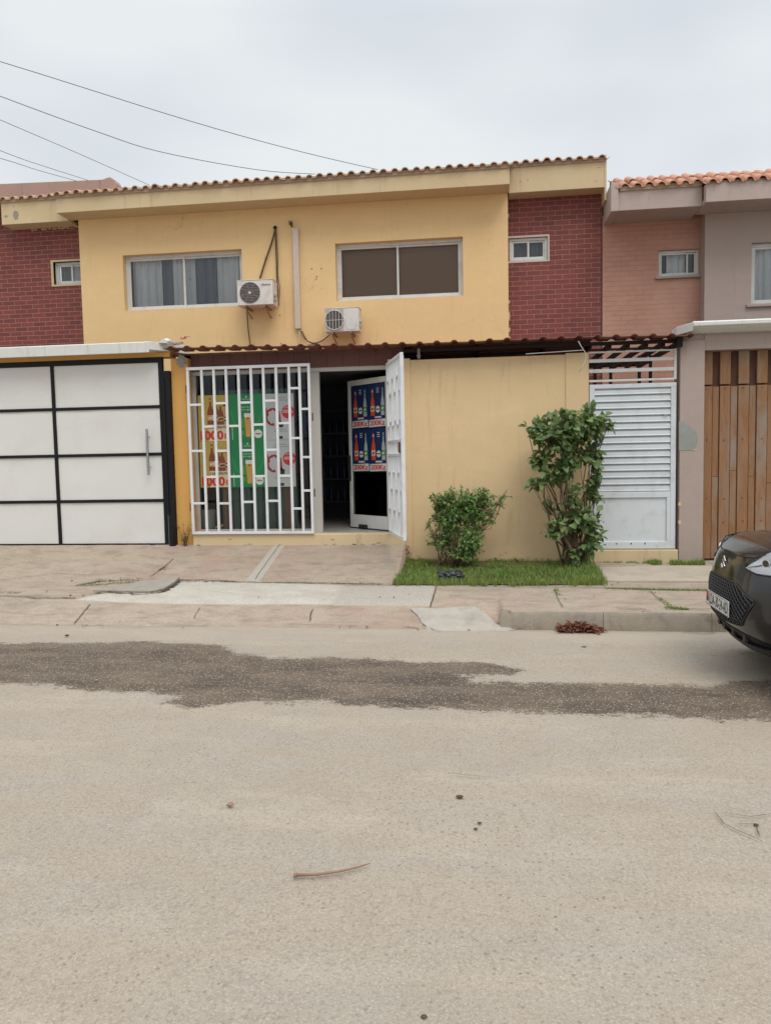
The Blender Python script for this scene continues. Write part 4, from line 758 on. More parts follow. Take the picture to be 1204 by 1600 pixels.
# ---------------------------------------------------------------- canopy
C = thing('canopy', (-.9, 9.4, 2.9), 'rusty corrugated metal canopy roof over the shop and side gate', 'canopy')
b = MB(); x = -3.98; xa = -3.98; xb = 2.30; P = []; xs_ = []
while x < xb: 
    for dx, dz in ((0, 0), (.055, 0), (.083, .023), (.117, .023), (.145, 0)): xs_.append((x+dx, dz))
    x += .207
zl = lambda x: 3.005+(x+3.98)*(-.0115)
for (xx, dz) in xs_: 
    for yy in np.linspace(9.27, 9.62, 5):
        sag = .012*math.sin((xx*1.3))+(.006*noise.noise((xx*3, 0, 0))); P.append((xx, yy, zl(xx)+dz-.02+sag))
b.grid(P, len(xs_), 5, flip=True); b.box(-3.98, 1.27, 9.6, 12.0, 2.945, 2.965); o = b.build('roof_sheet', 'canopy_sheet', C); sm = o.modifiers.new('solid', 'SOLIDIFY'); sm.thickness = .006; sm.offset = 0
for x in (-.93, -.1, .7, 1.24, 1.47, 1.68, 1.89, 2.08, 2.25): b = MB(); b.box(x-.018, x+.018, 9.5, 11.98, zl(x)-.105, zl(x)-.045); b.build('rafter', 'canopy_steel', C)
b = MB(); b.box(-1.0, 2.25, 9.44, 9.49, 2.86, 2.90); b.box(-1.0, 2.25, 9.78, 9.82, 2.84, 2.865); b.box(-.98, 2.2, 10.9, 10.96, 2.79, 2.86); each(b, 'purlin', 'canopy_steel', C)
b = MB(); b.box(2.2, 2.262, 9.36, 9.44, 2.80, 2.9); b.box(1.30, 2.2, 11.3, 11.35, 2.80, 2.86)
for x in (1.42, 1.62, 1.98, 2.12): b.box(x-.018, x+.018, 10.4, 10.44, 2.3, 2.84)
each(b, 'support', 'canopy_steel', C)
b = MB(); x = at(654, 553, 9.44)[0]; b.box(x-.015, x+.015, 9.42, 9.46, 2.78, 2.9); b.box(x-.022, x+.022, 9.41, 9.43, 2.80, 2.82); b.build('post_bracket', 'ac_grey', C)
# near-black sheet painted as the deep shade under canopy, behind yellow wall
t = thing('gap_shade_sheet', (.2, 10.6, .3), 'near-black sheet standing in for the deep shade behind the yellow wall', 'backdrop')
b = MB(); b.box(-1.0, 1.20, 10.2, 10.24, .25, 2.84); b.build('sheet', 'gap_shade_black', t)
# ---------------------------------------------------------------- pedestrian gate
T = thing('pedestrian_gate', (1.75, 9.5, .42), 'white steel pedestrian gate with louvred upper panel beside the tall shrub', 'gate')
x0, x1, zb_, zt = 1.232, 2.228, .435, 2.405
b = MB(); b.box(x0, x1, 9.49, 9.53, zt-.05, zt).box(x0, x1, 9.49, 9.53, zb_, zb_+.085).box(x0, x0+.06, 9.491, 9.529, zb_+.085, zt-.05).box(x1-.06, x1, 9.491, 9.529, zb_+.085, zt-.05).box(x0+.06, x1-.06, 9.492, 9.528, 1.05, 1.12); b.box(x0+.06, x0+.10, 9.493, 9.527, zb_+.085, 1.05).box(x1-.10, x1-.06, 9.493, 9.527, zb_+.085, 1.05)
b.build('frame', 'louvre_white', T, bevel=.004)
b = MB(); n = 15; z = 1.12; dz = (zt-.05-1.12)/n
for i in range(n): b.prism([(9.500, z+.008), (9.500, z+.016), (9.524, z+dz), (9.530, z+dz-.008)], (x0+.061, 0, 0), Y_, Z_, (x1-x0-.122, 0, 0)); b.box(x0+.061, x1-.061, 9.503, 9.506, z+.012, z+dz*.72); z += dz
b.box(x0+.061, x1-.061, 9.5325, 9.536, 1.12, zt-.05); b.build('louvres', 'louvre_white', T)
b = MB(); b.box(x0+.10, x1-.10, 9.512, 9.518, zb_+.085, 1.05); b.build('lower_panel', 'louvre_white', T)
b = MB()
for xx in (1.55, 1.72, 1.88): b.disc((xx, 9.484, .50), .009, X_, Z_, (0, .01, 0), 10)
each(b, 'rivet', 'steel', T); b = MB(); b.box(x1-.14, x1-.10, 9.483, 9.49, 2.02, 2.035); b.build('latch', 'steel', T)
T = thing('transom_grille', (1.75, 9.5, 2.43), 'white horizontal bars above the louvred pedestrian gate', 'grille')
b = MB(); b.box(x1-.03, x1, 9.49, 9.52, 2.44, 2.80).box(x0-.006, x1-.03, 9.49, 9.52, 2.435, 2.46); b.build('frame', 'white_frame', T, bevel=.003)
for z, hh in ((2.785, .020), (2.685, .040), (2.565, .042)): b = MB(); b.box(x0-.006, x1-.03, 9.494, 9.516, z-hh/2, z+hh/2); b.build('bar', 'white_frame', T, bevel=.003)
b = MB(); b.box(1.23, 2.256, 9.46, 9.8, .1, .425); tag(b.build('gate_step', 'yellow_base', bevel=.01, root=(1.75, 9.5, .1)), 'chipped yellow step below the white louvred gate', 'step')
# ---------------------------------------------------------------- right neighbour's front
T = thing('mauve_gate_wall', (2.4, 9.5, .2), 'mauve plastered gate pillar and beam with white cap and peeling patch', 'wall')
b = MB(); b.box(2.262, 2.535, 9.46, 9.75, .1, 2.88); b.build('pillar', 'mauve_stucco', T, bevel=.006)
b = MB(); b.box(2.536, 8, 9.48, 9.75, 2.765, 2.955); b.box(2.3, 2.536, 9.49, 9.74, 2.88, 2.955); b.build('beam', 'mauve_stucco', T)
b = MB(); b.prism([(9.28, 3.02), (9.28, 3.06), (9.31, 3.075), (9.85, 3.075), (9.85, 2.955), (9.40, 2.955), (9.34, 2.985)], (2.36, 0, 0), Y_, Z_, (5.7, 0, 0)); b.prism([(2.25, 9.60), (2.36, 9.29), (2.36, 9.85), (2.25, 9.85)], (0, 0, 2.965), X_, Y_, (0, 0, .1)); b.build('cap', 'white_stucco', T, bevel=.006)
b = MB(); pl = [at(x, y, 9.46) for x, y in [(1060, 658), (1068, 660), (1074, 665), (1083, 671), (1088, 678), (1089, 690), (1086, 698), (1080, 703), (1060, 704)]]; b.prism([(p[0], p[2]) for p in pl], (0, 9.456, 0), X_, Z_, (0, .01, 0)); k = plain('peeled_blue', (.27, .28, .26), .8, var=.2, scale=9); b.build('peeled_patch', 'peeled_blue', T)
b = MB(); 
for (px, py, rx, rz2) in ((1061, 788, .02, .03), (1061, 816, .02, .035), (1085, 703, .03, .008)): p = at(px, py, 9.46); b.prism(blob(p[0], p[2], rx, rz2, seed=px+py), (0, 9.456, 0), X_, Z_, (0, .01, 0))
each(b, 'plaster_chip', 'cream_fascia', T); b = MB(); b.disc((2.40, 9.5, 2.94), .03, X_, Y_, (0, 0, .018)); b.build('lamp_plate', 'car_plastic', T)
T = thing('wooden_gate', (4, 9.6, .3), 'weathered vertical plank wooden gate behind the parked car', 'gate')
x = 2.54; i = 0; pl_ = []
b = MB(); b.box(2.54, 8, 9.655, 9.68, .28, 2.765); b.build('backing', 'wood_batten', T)
while x < 6.6:
    wd_ = .118+random.uniform(-.006, .008); tn = random.random(); jy = random.uniform(-.003, .003)
    b = MB(); b.box(x, x+wd_, 9.60+jy, 9.64, 2.375, 2.762, tn); b.build('upper_plank', 'wood_plank', T, bevel=.003)
    b = MB(); b.box(x, x+wd_, 9.60-jy, 9.64, .30, 2.355, random.random()); b.build('plank', 'wood_plank', T, bevel=.003)
    b = MB(); zz = random.choice((1.2, 1.35, 1.28)); b.box(x+wd_+.008, x+.20, 9.612, 9.644, .30, zz, random.random()).box(x+wd_+.008, x+.20, 9.614, 9.644, zz+.004, 2.35, random.random()); b.build('cover_strip', 'wood_plank', T, bevel=.003)
    pl_.append((x, wd_)); x += .208
b = MB()
for (x, wd_) in pl_:
    for z in (.75, 1.02, 1.72, 2.32): b.disc((x+wd_/2+random.uniform(-.01, .01), 9.594, z+random.uniform(-.01, .01)), .008, X_, Z_, (0, .008, 0), 8)
b.build('nail_row', 'rust', T)
# ---------------------------------------------------------------- facade equipment
def ac(x0, x1, z0, z1, Yf, label, big):
    T = thing('air_conditioner', ((x0+x1)/2, Yf+.15, z0), label, 'air conditioner'); W = x1-x0; h = z1-z0
    b = MB(); b.box(x0, x1, Yf, Yf+.27, z0, z1); b.box(x0-.006, x1+.006, Yf-.006, Yf+.276, z1, z1+.012); b.build('casing', 'ac_white', T, bevel=.012)
    if big:
        cx, cz, r = x0+W*.36, (z0+z1)/2, h*.43; b = MB(); b.disc((cx, Yf-.004, cz), r, X_, Z_, (0, .006, 0), 36); b.build('fan_opening', 'ac_dark', T); b = MB()
        for i in range(13):
            z = cz-r+r*2*(i+.5)/13; hw = math.sqrt(max(0, r*r-(z-cz)**2)); b.box(cx-hw, cx+hw, Yf-.012, Yf-.006, z-.0045, z+.0045)
        for i in range(4): a = i*PI/4+.3; b.obox((cx, Yf-.009, cz), (r*math.cos(a), 0, r*math.sin(a)), (0, .002, 0), (-.004*math.sin(a), 0, .004*math.cos(a)))
        b.build('fan_grille', 'ac_grey', T); b = MB(); b.disc((cx, Yf-.016, cz), .018, X_, Z_, (0, .01, 0)); b.build('fan_hub', 'ac_white', T)
        b = MB(); b.text('Hisense', (x0+W*.69, Yf-.003, z1-.088), X_, Z_, (0, 0, 0), W*.25, .034, .03); b.build('lettering', 'ac_grey', T)
    else:
        cx, cz, r = x0+W*.28, (z0+z1)/2, h*.42; b = MB(); b.box(x0+.012, x0+W*.55, Yf-.004, Yf+.002, z0+.012, z1-.012); b.build('fan_frame', 'ac_panel', T); b = MB(); b.disc((cx, Yf-.008, cz), r, X_, Z_, (0, .006, 0), 32); b.build('fan_opening', 'ac_dark', T); b = MB()
        for i in range(6): x = cx-r+r*2*(i+.5)/6; hw = math.sqrt(max(0, r*r-(x-cx)**2)); b.box(x-.003, x+.003, Yf-.016, Yf-.010, cz-hw, cz+hw)
        b.box(cx-r, cx+r, Yf-.015, Yf-.011, cz-.003, cz+.003); b.tube([(cx+r*math.cos(2*PI*q/32), Yf-.012, cz+r*math.sin(2*PI*q/32)) for q in range(33)], .006, 6); b.build('fan_grille', 'ac_white', T); b = MB(); b.box(x0+W*.62, x1-.02, Yf-.004, Yf+.002, z0+.03, z1-.02); b.build('front_panel', 'white_frame', T, bevel=.002)
    for xx in (x0+W*.2, x0+W*.75): b = MB(); b.box(xx-.015, xx+.015, Yf+.0, 11.999, z0-.03, z0-.002); b.tube([(xx, Yf+.05, z0-.03), (xx, 11.99, z0-.14)], .012, 4); b.build('bracket', 'bracket', T)
    b = MB(); b.box(x1, x1+.03, Yf+.05, Yf+.12, z0+.05, z0+.10).box(x1, x1+.03, Yf+.05, Yf+.12, z0+.12, z0+.16); b.build('valve', 'steel', T, bevel=.004)
ac(-3.76, -3.20, 3.955, 4.325, 11.62, 'larger air conditioner with round dark fan below the curtained window', True)
ac(-2.40, -1.88, 3.50, 3.845, 11.62, 'smaller air conditioner with square fan frame below the brown window', False)
b = MB(); b.box(-2.945, -2.855, 11.93, 11.999, 3.62, 5.16); tag(b.build('cable_duct', 'duct', bevel=.006, root=(-2.9, 11.97, 3.62)), 'pale vertical plastic cable duct on yellow wall between the two windows', 'duct')
def pipe(pts, r, m, name, label, cat='pipe', Y=11.96): 
    P = [at(*p, Y) if len(p) == 2 else at(*p) for p in pts]; Q = []
    for i in range(len(P)-1):
        for s in range(5):
            t_ = s/5; p0, p1, p2, p3 = [np.array(P[max(0, min(len(P)-1, j))]) for j in (i-1, i, i+1, i+2)]
            Q.append(.5*((2*p1)+(p2-p0)*t_+(2*p0-5*p1+4*p2-p3)*t_**2+(-p0+3*p1-3*p2+p3)*t_**3))
    Q.append(np.array(P[-1])); b = MB(); b.tube(Q, r, 7); return tag(b.build(name, m, smooth=True, root=tuple(Q[0])), label, cat)
pipe([(430, 357), (425, 377), (415, 406), (406, 435)], .014, 'pipe_brown', 'pipe', 'brown insulated pipe slanting from wall hole to larger air conditioner')
pipe([(430, 357), (431, 385), (432, 410), (433, 440), (434, 455), (433, 468), (430, 478)], .012, 'pipe_brown', 'pipe', 'brown insulated pipe hanging down beside larger air conditioner')
pipe([(431, 357), (434, 400), (434, 430), (437, 450), (435, 478)], .005, 'wire_black', 'cable', 'thin dark cable hanging from wall hole at the larger air conditioner', 'cable')
pipe([(386, 483), (387, 505), (389, 525), (392, 546)], .009, 'pipe_brown', 'drain_hose', 'brown drain hose hanging below the larger air conditioner', 'hose')
pipe([(470, 517), (477, 530), (489, 536), (502, 533), (514, 524), (520, 519)], .009, 'pipe_brown', 'cable', 'looped brown cable from duct to smaller air conditioner', 'cable')
pipe([(472, 517), (480, 532), (490, 537), (504, 532), (517, 521)], .005, 'wire_black', 'cable', 'thin dark cable sagging beside the brown loop below the duct', 'cable')
pipe([(467.5, 516), (467.8, 530), (468, 544)], .010, 'duct', 'pipe', 'pale thin pipe running down from the foot of the duct')
b = MB(); q = at(430, 356, 12); b.disc((q[0], 11.985, q[2]), .03, X_, Z_, (0, .012, 0)); tag(b.build('pipe_collar', 'canopy_steel', root=(q[0], 11.98, q[2])), 'dark round hole collar where pipes leave the yellow wall', 'collar')
b = MB(); q = at(456, 350, 11.97)
for s in range(9): a = random.uniform(-.6, 1.2); b.tube([(q[0], 11.98, q[2]-.05), (q[0]-.02+.03*math.sin(a), 11.95, q[2]+.01*s-.03), (q[0]-.03+.05*math.sin(a*2), 11.94, q[2]+.05*random.random())], .006, 5)
tag(b.build('cable_bundle', 'pipe_brown', root=(q[0], 11.97, q[2])), 'tangled cable ends sticking out above the vertical duct', 'cable')
# ---------------------------------------------------------------- overhead cables
cabs = [([(-260, 22), (0, 96), (300, 190), (470, 237), (590, 265)], 'topmost overhead cable crossing the sky to the roof'), ([(-260, 50), (0, 150), (150, 205), (250, 237), (400, 265), (492, 272)], 'second overhead cable from the top, sagging onto the roof'),
        ([(-260, 75), (0, 187), (130, 243), (235, 290)], 'middle overhead cable of the five, faint and thin'), ([(-260, 130), (0, 235), (70, 260), (152, 286)], 'fourth overhead cable from the top, ending at the parapet'), ([(-260, 172), (0, 247), (60, 266), (132, 286)], 'lowest overhead cable, just above the parapet')]
for i, (pts, lab) in enumerate(cabs):
    n = len(pts); P = [(*p, 8.5+(13.0-8.5)*j/(n-1)) for j, p in enumerate(pts)]; o = pipe(P, .0048 if i in (0, 1) else .004, 'overhead_wire', 'overhead_cable', lab, 'cable'); o['group'] = 'overhead cables on the left'
# ---------------------------------------------------------------- shrubs
def leaf(b, p, d, up, L_, wd, tint, fold=.25, droop=.3, K=4):
    d = d/np.linalg.norm(d); s_ = np.cross(d, up); s_ /= (np.linalg.norm(s_)+1e-9); u = np.cross(s_, d); prof = [(0, .05), (.22, .78), (.5, 1.), (.78, .62), (1, .02)]; vs = []
    for t_, w_k in prof:
        c = p+d*L_*t_-u*L_*droop*t_*t_; e = s_*wd*.5*w_k; vs += [c-e+u*wd*fold*w_k*.5, c, c+e+u*wd*fold*w_k*.5]
    b.add(vs, [(3*i+j, 3*i+j+1, 3*i+j+4, 3*i+j+3) for i in range(4) for j in range(2)], tint)
def rnd_in(c, r, bias=.5):
    while True:
        v = rng.normal(size=3); v /= np.linalg.norm(v); k = rng.uniform()**bias; return np.array(c)+np.array(r)*v*k, v
def shrub(name, label, base, spread, clusters, Lr, mat, stems, per_twig=5, tshift=0, stem_r=.012, flat=.6, dens=1.7):
    T = thing(name, base, label, 'shrub'); lb, sb = MB(), MB(); base = np.array(base)
    for ci, (c, r, n) in enumerate(clusters):
        for tw in range(int(n*dens/per_twig)):
            p, v = rnd_in(c, r, .33); v = v+np.array([0, 0, .25]); d0 = v/np.linalg.norm(v)
            # twig from inside outwards
            q = p-d0*rng.uniform(.06, .16); sb.tube([q, (p+q)/2+rng.normal(0, .006, 3), p], .003, 4, r2=.0015, caps=False)
            for k_ in range(per_twig):
                pp = q+(p-q)*(k_+1)/per_twig; dd = d0*.5+rng.normal(0, .75, 3)+np.array([0, 0, rng.uniform(-.35, .25)]); L_ = rng.uniform(*Lr)
                up = np.array([0, -.35, 1.])+rng.normal(0, .35, 3); tn = np.clip(.42+.22*rng.normal()+tshift, 0, 1)
                leaf(lb, pp, dd, up, L_, L_*flat*rng.uniform(.85, 1.1), tn, rng.uniform(.1, .4), rng.uniform(.05, .6))
    for i in range(stems):
        c, r, n = clusters[i % len(clusters)]; e, _ = rnd_in(c, np.array(r)*.75, .5); s0 = base+np.array([rng.normal(0, spread), rng.normal(0, spread*.6), -.02]); m1 = s0+(e-s0)*.35+rng.normal(0, .03, 3)+np.array([0, 0, .08]); m2 = s0+(e-s0)*.7+rng.normal(0, .035, 3)
        pts = [s0, (s0+m1)/2+rng.normal(0, .012, 3), m1, (m1+m2)/2+rng.normal(0, .015, 3), m2, e]; r0 = rng.uniform(.6, 1.5)*stem_r; sb.tube(pts, r0, 6, r2=r0*.3)
    sb.build('stems', 'stem', T, smooth=True); lb.build('foliage', mat, T, smooth=True)
    return T
def cl(px, py, Y, rx, rz, ry, n): p = at(px, py, Y); return ((p[0], p[1], p[2]), (rx*Y/F*1.0, ry, rz*Y/F), n)
shrub('tall_shrub', 'tall leggy shrub with broad green leaves and bare stems beside white gate', (1.04, 9.1, .24), .085,
      [cl(888, 665, 9.05, 52, 26, .27, 330), cl(872, 690, 9.0, 40, 22, .24, 170), cl(920, 660, 9.05, 36, 24, .25, 200), cl(840, 672, 9.1, 26, 16, .2, 80), cl(895, 712, 9.0, 30, 24, .2, 110), cl(930, 712, 9.1, 14, 32, .14, 80), cl(846, 722, 9.05, 17, 24, .14, 60), cl(838, 754, 9.0, 14, 12, .12, 34), cl(876, 742, 9.0, 22, 26, .16, 70), cl(926, 764, 9.1, 14, 26, .14, 70), cl(890, 775, 9.0, 18, 20, .15, 34), cl(860, 790, 9.05, 12, 16, .12, 22),
       cl(910, 812, 9.0, 30, 26, .2, 130), cl(872, 826, 8.95, 30, 16, .16, 80), cl(925, 842, 9.0, 20, 26, .18, 100), cl(895, 862, 9.05, 20, 14, .16, 60), cl(950, 665, 9.1, 12, 8, .1, 16)], (.045, .115), 'leaf_broad', 48, 4, 0.05, .0125, .72, 1.45)
shrub('small_shrub', 'small round bush with fine bright green leaves against the yellow wall', (-.36, 9.12, .24), .10,
      [cl(718, 786, 9.1, 46, 28, .26, 900), cl(742, 800, 9.1, 36, 32, .25, 620), cl(700, 810, 9.1, 34, 30, .25, 620), cl(694, 842, 9.05, 28, 22, .22, 300), cl(735, 845, 9.0, 24, 26, .22, 500), cl(722, 866, 9.0, 20, 14, .18, 220), cl(684, 782, 9.1, 20, 16, .14, 120), cl(775, 786, 9.1, 15, 11, .1, 36), cl(755, 775, 9.1, 22, 16, .16, 140), cl(668, 820, 9.1, 7, 5, .06, 14), cl(785, 776, 9.1, 8, 5, .05, 12)], (.026, .044), 'leaf_small', 60, 5, .08, .006, .62)
def weed(loc, label, h, n, mat='weed_leaf'):
    T = thing('weed', loc, label, 'weed'); lb, sb = MB(), MB(); base = np.array(loc)
    for i in range(n):
        e = base+np.array([rng.normal(0, h*.22), rng.normal(0, h*.12), h*rng.uniform(.4, 1)]); sb.tube([base+rng.normal(0, .01, 3)*[1, 1, 0], (base+e)/2+rng.normal(0, .01, 3), e], .003, 4, r2=.001)
        for k_ in range(7): leaf(lb, base+(e-base)*rng.uniform(.2, 1), rng.normal(0, 1, 3), np.array([0, -.3, 1.]), rng.uniform(.02, .04), .016, rng.uniform(.2, .9))
    sb.build('stems', 'stem', T); lb.build('leaves', mat, T)
weed((-3.86, 9.44, .49), 'yellowish weed growing at the foot of the orange pillar', .34, 12)
weed((.35, 9.42, .25), 'low green seedlings at the base of the yellow wall between shrubs', .09, 8, 'leaf_small'); weed((.12, 9.42, .25), 'small sprouting weed at the base of the wall right of the bush', .11, 7, 'leaf_small')
# ---------------------------------------------------------------- bits on the ground
b = MB(); c0 = np.array(at(704, 902, 8.5)); c0[2] = float(gz(c0[0], c0[1]))+.06; P = []
for i in range(25):
    th = PI*i/24
    for j in range(36):
        ph = 2*PI*j/36; v = np.array([math.sin(th)*math.cos(ph)*.115, math.sin(th)*math.sin(ph)*.08, math.cos(th)*.055]); k_ = 1+.75*noise.noise(tuple(v*28))+.4*noise.noise(tuple(v*70)); P.append(c0+v*k_)
b.grid(P, 25, 36, close=True); tag(b.build('plastic_bag', 'bag_black', smooth=True, root=tuple(c0)), 'crumpled black plastic bag lying on the grass', 'bag')
b = MB(); rng2 = np.random.default_rng(5)
for _ in range(260):
    x = rng2.uniform(.63, .98)+.04*rng2.normal()*.5; y = 6.94+rng2.normal()*.025-abs(x-.8)*.05; z = .005+max(0, .075-abs(x-.78)*.22)*rng2.uniform(0, 1)
    leaf(b, np.array([x, min(y, 6.975), z]), rng2.normal(0, 1, 3)*[1, .8, .35], np.array([0, 0, 1.])+rng2.normal(0, .6, 3), rng2.uniform(.03, .065), rng2.uniform(.018, .032), rng2.uniform(.1, .9), .8, rng2.uniform(-.4, .6))
for _ in range(45):
    x = rng2.uniform(-5, 1.6); y = rng2.choice([6.97, 7.68, 8.42, 8.36])+rng2.normal()*.06
    leaf(b, np.array([x, y, float(gz(x, y))+.012]), rng2.normal(0, 1, 3)*[1, 1, .15], np.array([0, 0, 1.])+rng2.normal(0, .4, 3), rng2.uniform(.02, .045), rng2.uniform(.01, .022), rng2.uniform(.1, .9), .6, rng2.uniform(-.3, .5))
tag(b.build('leaf_litter', 'dry_leaf', smooth=True), 'heap of reddish brown dry leaves against the kerb', 'leaves', kind='stuff')
b = MB(); b.tube([(-.735, 2.753, .012), (-.66, 2.762, .014), (-.58, 2.79, .014), (-.52, 2.825, .012), (-.465, 2.872, .008)], [.0062, .0055, .005, .004, .0015], 8); b.tube([(-.742, 2.752, .012), (-.730, 2.754, .012)], .009, 8)
tag(b.build('plant_stalk', 'stick', smooth=True, root=(-.6, 2.8, 0)), 'dry brown plant stalk lying on the road', 'stalk')
def pebble(px, py, r, label, m, fl=.4):
    c = np.array([*road_pt(px, py), r*fl]); b = MB(); P = []
    for i in range(9):
        th = PI*i/8
        for j in range(12): ph = 2*PI*j/12; v = np.array([math.sin(th)*math.cos(ph), math.sin(th)*math.sin(ph)*.8, math.cos(th)*fl]); P.append(c+v*r*(1+.5*noise.noise(tuple(v*1.7+px))))
    b.grid(P, 9, 12, close=True); tag(b.build('pebble', m, smooth=True, root=tuple(c)), label, 'pebble')
pebble(360, 1259, .016, 'brown pebble on the road in front of the grille', 'stick'); pebble(718, 1246, .017, 'dark flat pebble on the road below the small bush', 'dirt_dark', .3); pebble(749, 1287, .009, 'tiny dark stone on the road just below the flat pebble', 'dirt_dark'); pebble(743, 1296, .009, 'tiny dark crumb on the road beside another stone', 'dirt_dark'); pebble(662, 1590, .010, 'dark stone on the road nearest the viewer', 'dirt_dark', .3); pebble(151, 1064, .014, 'pale stone at the lower edge of dark asphalt', 'concrete_grey'); pebble(1180, 1290, .011, 'dark stone by the cracked asphalt at the right', 'dirt_dark')
pebble(105, 994, .02, 'brown lump on the road near the kerb at the left', 'dirt_dark'); pebble(912, 1011, .02, 'grey stone on the road below the leaf heap', 'concrete_grey')
pts_ = MB()
for _ in range(900):
    x, y = random.uniform(-6, 3), random.uniform(1.8, 6.95); r = random.uniform(.0015, .005)*(1 if y > 3 else .6); c = (x, y, r*.3+.004); pts_.add([(x-r, y, .003), (x, y-r, .003), (x+r, y, .003), (x, y+r, .003), (x+r*.2, y, .003+r*1.1)], [(0, 1, 4), (1, 2, 4), (2, 3, 4), (3, 0, 4)])
tag(pts_.build('gravel', 'concrete_grey'), 'fine loose grit scattered over the road', 'gravel', kind='stuff')
# broken slab in front of the driveway
P0 = [gp(*p) for p in [(145, 925), (180, 921), (215, 911), (262, 907), (281, 905), (272, 914), (256, 922), (236, 926)]]
b = MB(); n = len(P0); b.add([(p[0], p[1], p[2]+.022+.012*(i in (3, 4, 5))) for i, p in enumerate(P0)]+[(p[0], p[1], p[2]-.01) for p in P0], [tuple(range(n))[::-1], tuple(range(n, 2*n))]+[(i, (i+1) % n, (i+1) % n+n, i+n) for i in range(n)])
tag(b.build('broken_slab', 'concrete_grey', bevel=.004, root=P0[0]), 'broken concrete slab lifting out of the pavement in front of garage', 'slab')
ck = MB(); ribbon([(150, 927), (200, 928), (240, 928), (262, 922), (281, 908)], .055, 1.0, .016); ribbon([(255, 925), (270, 918), (279, 909)], .05, 1.0, .014); tag(ck.build('slab_gap', 'dirt_dark'), kind='structure')
# concrete slab in front of the louvred gate
b = MB(); P = []
for u in np.linspace(0, 1, 40):
    x = 1.24+u*2.2; yb = 9.1+.1*min(1, u*3)+.01*noise.noise((x*8, 0, 0)); yf = 8.435+.008*noise.noise((x*9, 5, 0))
    P += [(x, yf-.004, float(gz(x, yf))-.03)]+[(x, yf+(yb-yf)*v, float(gz(x, yf+(yb-yf)*v))+.022+.004*noise.noise((x*3, v*4, 0))) for v in np.linspace(0, 1, 12)]+[(x, yb+.004, float(gz(x, yb))-.03)]
b.grid(P, 40, 14, flip=True); o = b.build('gate_slab', 'slab_concrete', smooth=30); tag(o, kind='structure')
# ---------------------------------------------------------------- parked car, heading -X
XN, YC = 1.64, 5.69; CW, CN, HL = .865, 3.2, 2.0
def lerp(x, xp, fp): return float(np.interp(x, xp, fp))
ins = lambda z: lerp(z, (.24, .30, .38, .46, .62, .75, .84, .875, 1.0), (.17, .11, .035, .0, .0, .018, .045, .075, .10))
sid = lambda z: lerp(z, (.24, .32, .5, .7, .9, 1.0), (.06, .02, .0, .0, .025, .06))
zs = lambda s: lerp(s, (0, .05, .14, .3, 1.2, 3.2, 3.9, 4.0), (.872, .882, .93, .955, .975, 1.0, .98, .93))
zc = lambda s: lerp(s, (0, .06, .15, .3, .5, 1.1, 3.2, 3.9, 4.0), (.872, .90, .945, .985, 1.02, 1.08, 1.06, 1.0, .93))
def PF(th, z, off=0.0):       # th 0 = nose centre, +-pi/2 = flank, +-pi = tail; negative towards the road
    c, s_ = math.cos(th), math.sin(th); e = 2/CN; sx = HL-HL*math.copysign(abs(c)**e, c); y = CW*math.copysign(abs(s_)**e, s_)
    nx = -math.copysign(abs(c)**(2-e), c)/HL; ny = math.copysign(abs(s_)**(2-e), s_)/CW; L_ = math.hypot(nx, ny)+1e-9; nx, ny = nx/L_, ny/L_
    fr = max(0, -nx)**1.5; i_ = ins(z)*fr+sid(z)*(1-fr)
    return np.array([XN+sx-nx*(i_-off), YC+y-ny*(i_-off), z]), sx
thy = lambda y: math.copysign(math.asin(min(1, (abs(y)/CW))**(CN/2)), y)
CAR = thing('parked_car', (XN+2, YC, 0), 'dark grey saloon car parked by the kerb, only its nose in view', 'car')
def thgrid(n): 
    ys = np.linspace(0, 1, n); a = [math.asin((y*.999)**(CN/2)) if y < .93 else None for y in ys]
    base = [math.asin((y)**(CN/2)) for y in np.linspace(0, .90, 44)]; rest = list(np.linspace(base[-1], PI-base[-1], 70))[1:-1]; back = [PI-t for t in base[::-1]]
    half = base+rest+back; return [-t for t in half[::-1][:-1]]+half
TH = thgrid(60)
b = MB(); rows = 26; P = []; cut = []
for th in TH:
    _, sx = PF(th, .5); top = zs(sx)
    for j in range(rows): z = .24+(top-.24)*j/(rows-1); P.append(PF(th, z)[0])
nv = rows; fs = []
wc = [(XN+.80, .30), (XN+3.25, .30)]
for i in range(len(TH)-1):
    for j in range(nv-1):
        q = (i*nv+j, i*nv+j+1, (i+1)*nv+j+1, (i+1)*nv+j); c = sum(P[k_] for k_ in q)/4
        if abs(c[1]-YC) > .7 and any(math.hypot(c[0]-wx, c[2]-wz) < .345 for wx, wz in wc): continue
        fs.append(q)
b.add(P, fs); b.build('body', 'car_paint', CAR, smooth=True)
b = MB(); K = 14; half = [t for t in TH if t <= 0]; P = []
for t in half:
    p, sx = PF(t, zs(PF(t, .5)[1])); yr = abs(p[1]-YC); s_ = p[0]-XN
    for k_ in range(2*K+1): v = -1+k_/K; P.append((p[0], YC+yr*v, p[2]+(max(zc(s_-.05), p[2])-p[2])*(1-abs(v)**2.6)+.004*(1-v*v)))
b.grid(P, len(half), 2*K+1, flip=True); b.build('bonnet', 'car_paint', CAR, smooth=True)
b = MB(); nsd = [PF(t, zs(PF(t, .5)[1])+.001, .001)[0] for t in TH if abs(t) < thy(.50)]; b.tube(nsd, .0045, 6)
b.build('bonnet_gap', 'car_dark', CAR)
